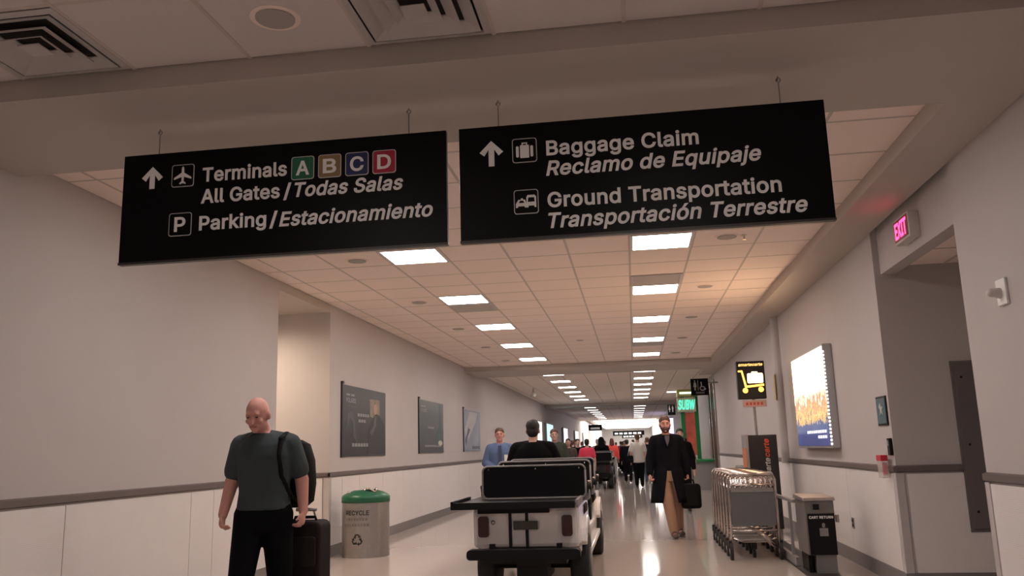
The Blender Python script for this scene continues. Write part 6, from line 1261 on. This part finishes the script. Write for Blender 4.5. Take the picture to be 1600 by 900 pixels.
# driver of the white cart, seated, back to the camera
person('broad dark-haired driver in black seated in the white cart', (-1.25, 10.62, 0), PI, 1.82,
       dict(pelvis=(0, 0, .90), waist=(0, .0, 1.01), chest=(0, -.01, 1.22), neck=(0, -.02, 1.39), head=(0, -.045, 1.525), shL=(.205, -.01, 1.335), shR=(-.205, -.01, 1.335),
            elL=(.29, -.12, 1.08), wrL=(.16, -.34, 1.07), haL=(.13, -.40, 1.08), elR=(-.29, -.12, 1.08), wrR=(-.16, -.34, 1.07), haR=(-.13, -.40, 1.08),
            hiL=(.10, 0, .90), knL=(.13, -.42, .92), anL=(.13, -.50, .58), toL=(.13, -.62, .54), hiR=(-.10, 0, .90), knR=(-.13, -.42, .92), anR=(-.13, -.50, .58), toR=(-.13, -.62, .54)),
       BLKCLOTH, 'long', BLKCLOTH, SHOEB, HAIRD, 'short', None, 0.012, bulk=1.32, top_hem=.88, fingers=False)
# standing man in blue shirt with badge
bm_ = person('man in blue shirt with white badge facing the camera by left wall', (-2.36, 15.0, 0), 0.15, 1.75,
       dict(elL=(.25, .02, 1.15), wrL=(.12, -.19, 1.06), haL=(.05, -.215, 1.06), elR=(-.26, .02, 1.14), wrR=(-.12, -.19, 1.04), haR=(-.05, -.21, 1.04)),
       BLUESH, 'long', BLKCLOTH, SHOEB, HAIRB, 'short', SKINRED, 0.012, bulk=1.1, curl=.8, top_hem=1.0)
MB().box(.075, .135, -.168, -.160, 1.17, 1.28).build('badge', WHITEPL, bm_)
MB().box(-.03, .03, -.164, -.150, 1.10, 1.44).build('necktie', mat('tie_blue', (0.05, 0.07, 0.14), 0.8), bm_)
# man in open jacket
gm = person('man in open olive jacket over slate shirt walking beside left wall', (-1.61, 17.5, 0), -0.1, 1.76, dict(head=(0, -.03, 1.62), knL=(.1, -.12, .51), anL=(.1, -.12, .085), toL=(.1, -.27, .035), knR=(-.1, .05, .5), anR=(-.1, .2, .1), toR=(-.1, .06, .04)),
       OLIVE, 'long', BLKCLOTH, SHOEB, HAIRB, 'short', None, 0.013, bulk=1.08, top_hem=.88, hy=0.25)
MB().prism([(-.085, .93), (.085, .93), (.075, 1.25), (.07, 1.40), (.03, 1.47), (-.03, 1.47), (-.07, 1.40), (-.075, 1.25)], 'y', -.172, -.14).build('inner_shirt', TEALSH, gm, bevel=.01)

# man in dark coat with briefcase
cm = person('bearded man in long dark coat and tan trousers walking toward the camera', (.49, 13.25, 0), 0.05, 1.80,
       dict(head=(-.01, -.03, 1.622), elL=(.25, .05, 1.14), wrL=(.275, .02, .90), haL=(.28, 0, .83), elR=(-.25, .02, 1.14), wrR=(-.275, -.06, .91), haR=(-.275, -.09, .84),
            knR=(-.03, -.10, .50), anR=(.02, -.12, .085), toR=(.03, -.27, .035), knL=(.11, .05, .50), anL=(.13, .20, .10), toL=(.16, .06, .04)),
       NAVY, 'long', TAN, SHOEBR, HAIRB, 'short', SKINRED, 0.009, bulk=1.1, open_coat=.50, inner=mat('shirt_grey', (0.10, 0.09, 0.10), 0.8), beard=mat('beard_dark', (0.05, 0.022, 0.018), 0.7), curl=1.3)
t = thing('briefcase', 'black briefcase carried by the man in the long coat', 'briefcase', (.80, 13.22, .42))
MB().prism(rounded(.30, .36, .05, 4, 0, .18), 'y', -.07, .07).build('case', PACK, t, bevel=.015)
MB().prism(rounded(.22, .18, .03, 4, 0, .13), 'y', -.09, -.07).build('front_pocket', PACK, t, bevel=.008)
MB().tube([(-.06, 0, .35), (-.05, 0, .41), (0, 0, .43), (.05, 0, .41), (.06, 0, .35)], .011).build('handle', PACK, t, smooth=True)

FV = 0.022
WALK = dict(knL=(.1, -.12, .51), anL=(.1, -.10, .085), toL=(.1, -.25, .035), knR=(-.1, .04, .5), anR=(-.1, .2, .1), toR=(-.1, .06, .04))
SIT = dict(pelvis=(0, 0, .90), waist=(0, .0, 1.01), chest=(0, -.01, 1.22), neck=(0, -.02, 1.40), head=(0, -.045, 1.54), shL=(.18, -.01, 1.35), shR=(-.18, -.01, 1.35),
           elL=(.24, -.10, 1.10), wrL=(.14, -.30, 1.03), haL=(.10, -.36, 1.03), elR=(-.24, -.10, 1.10), wrR=(-.14, -.30, 1.03), haR=(-.10, -.36, 1.03),
           hiL=(.10, 0, .90), knL=(.12, -.42, .92), anL=(.12, -.48, .58), toL=(.12, -.60, .54), hiR=(-.10, 0, .90), knR=(-.12, -.42, .92), anR=(-.12, -.48, .58), toR=(-.12, -.60, .54))
person('rider with black headscarf seated on the dark cart', (-1.16, 30.75, 0), PI, 1.80, SIT, BLKCLOTH, 'long', BLKCLOTH, SHOEB, BLKCLOTH, 'hood', None, FV, bulk=1.15, top_hem=.88, fingers=False)
person('woman with long dark hair in patterned top facing the camera', (-1.83, 24.0, 0), 0.1, 1.63, WALK, PATT, 'long', BLKCLOTH, SHOEB, HAIRD, 'long', None, FV, fingers=False, top_hem=.88)
person('person in black with dark bun behind the woman in patterned top', (-1.72, 26.3, 0), 0.2, 1.64, WALK, BLKCLOTH, 'long', BLKCLOTH, SHOEB, HAIRD, 'bun', None, FV, fingers=False)
person('dark-haired person in bright pink top left of the headscarf rider', (-1.40, 25.6, 0), PI, 1.62, WALK, PINK, 'short', BLKCLOTH, SHOEB, HAIRD, 'short', None, FV, fingers=False)
person('grey-haired person in pale grey behind the pink top', (-1.44, 34.2, 0), PI, 1.70, WALK, GREYC, 'long', GREYC, SHOEB, mat('hair_grey', (0.3, 0.29, 0.28), 0.6), 'short', None, FV, fingers=False)
person('red-haired person in coral top walking away past the dark cart', (-.92, 36.0, 0), PI, 1.72, WALK, CORAL, 'long', GREYC, SHOEB, HAIRR, 'long', None, FV, fingers=False)
person('woman in long cream top and black trousers seen from behind', (.12, 29.5, 0), PI, 1.78, dict(knL=(.09, -.03, .5), anL=(.09, .0, .085), toL=(.09, -.14, .035), knR=(-.09, -.02, .5), anR=(-.09, .06, .09), toR=(-.09, -.08, .035)), CREAM, 'short', BLKCLOTH, SHOEB, HAIRB, 'bun', None, 0.018, fingers=False, bulk=1.18, top_hem=.80)
person('person in black just right of the woman in cream', (.50, 33.0, 0), PI, 1.70, WALK, BLKCLOTH, 'long', JEAN, SHOEB, HAIRB, 'short', None, FV, fingers=False)
person('person in navy walking away left of the woman in cream', (-.28, 33.5, 0), PI, 1.64, WALK, NAVY, 'long', NAVY, SHOEB, HAIRD, 'short', None, FV, fingers=False)
person('dark-haired person in black walking behind the man in the coat', (.97, 18.4, 0), 0, 1.70, WALK, BLKCLOTH, 'long', BLKCLOTH, SHOEB, HAIRD, 'short', None, FV, fingers=False)
person('short person in wine red top behind the man in the coat', (1.18, 20.6, 0), PI, 1.52, WALK, WINE, 'short', GREYC, SHOEB, HAIRD, 'short', None, FV, fingers=False)
FARF = [(-.45, 42, 1.66, NAVY, BLKCLOTH, 'navy'), (-.05, 46, 1.72, BLKCLOTH, JEAN, 'black'), (-1.5, 44, 1.70, WINE, BLKCLOTH, 'wine red'), (-2.4, 40, 1.66, BLKCLOTH, BLKCLOTH, 'black and dark hair'),
        (.65, 48, 1.68, GREYC, BLKCLOTH, 'grey'), (-.8, 52, 1.70, BLUESH, BLKCLOTH, 'blue'), (-2.0, 50, 1.72, GREYC, NAVY, 'grey and navy trousers'), (-1.2, 58, 1.68, CORAL, BLKCLOTH, 'coral'), (.1, 60, 1.7, CREAM, BLKCLOTH, 'cream'), (-2.35, 33, 1.68, NAVY, BLKCLOTH, 'navy top and black trousers'), (-2.05, 37, 1.72, BLKCLOTH, NAVY, 'black top and navy trousers'), (-.62, 47, 1.66, PINK, BLKCLOTH, 'pink')]
for i, (x, y, h, a, b, w) in enumerate(FARF):
    person('tiny far figure dressed in %s in the distant crowd' % w, (x, y, 0), PI * (i % 2), h, WALK, a, 'long', b, SHOEB, (HAIRD, HAIRB)[i % 2], 'short', None, 0.03, fingers=False, group='distant crowd')
t = thing('shoulder_bag', 'black bag hanging at the side of the woman in cream', 'bag', (-.16, 29.42, .82))
MB().prism(rounded(.22, .24, .05, 4, 0, .12), 'y', -.06, .06).build('bag_body', PACK, t, bevel=.015)
MB().tube([(-.07, 0, .23), (-.02, -.02, .45), (.06, -.06, .66), (.10, -.02, .70)], .010).build('bag_strap', SIGNWHT, t, smooth=True)
t = thing('trolley_case', 'white carry-on case beside the woman in patterned top', 'suitcase', (-2.15, 24.6, 0))
MB().prism(rounded(.34, .52, .05, 4, 0, .34), 'y', -.11, .11).build('shell', WHITEPL, t, bevel=.02)
MB().tube([(-.07, 0, .60), (-.07, 0, .90), (.07, 0, .90), (.07, 0, .60)], .01).build('pull_handle', STEEL, t)
for x in (-.12, .12): MB().wheel((x, 0, .04), .04, .03, 12).box(x - .02, x + .02, -.02, .02, .04, .09).build('wheel', RUBBER, t)
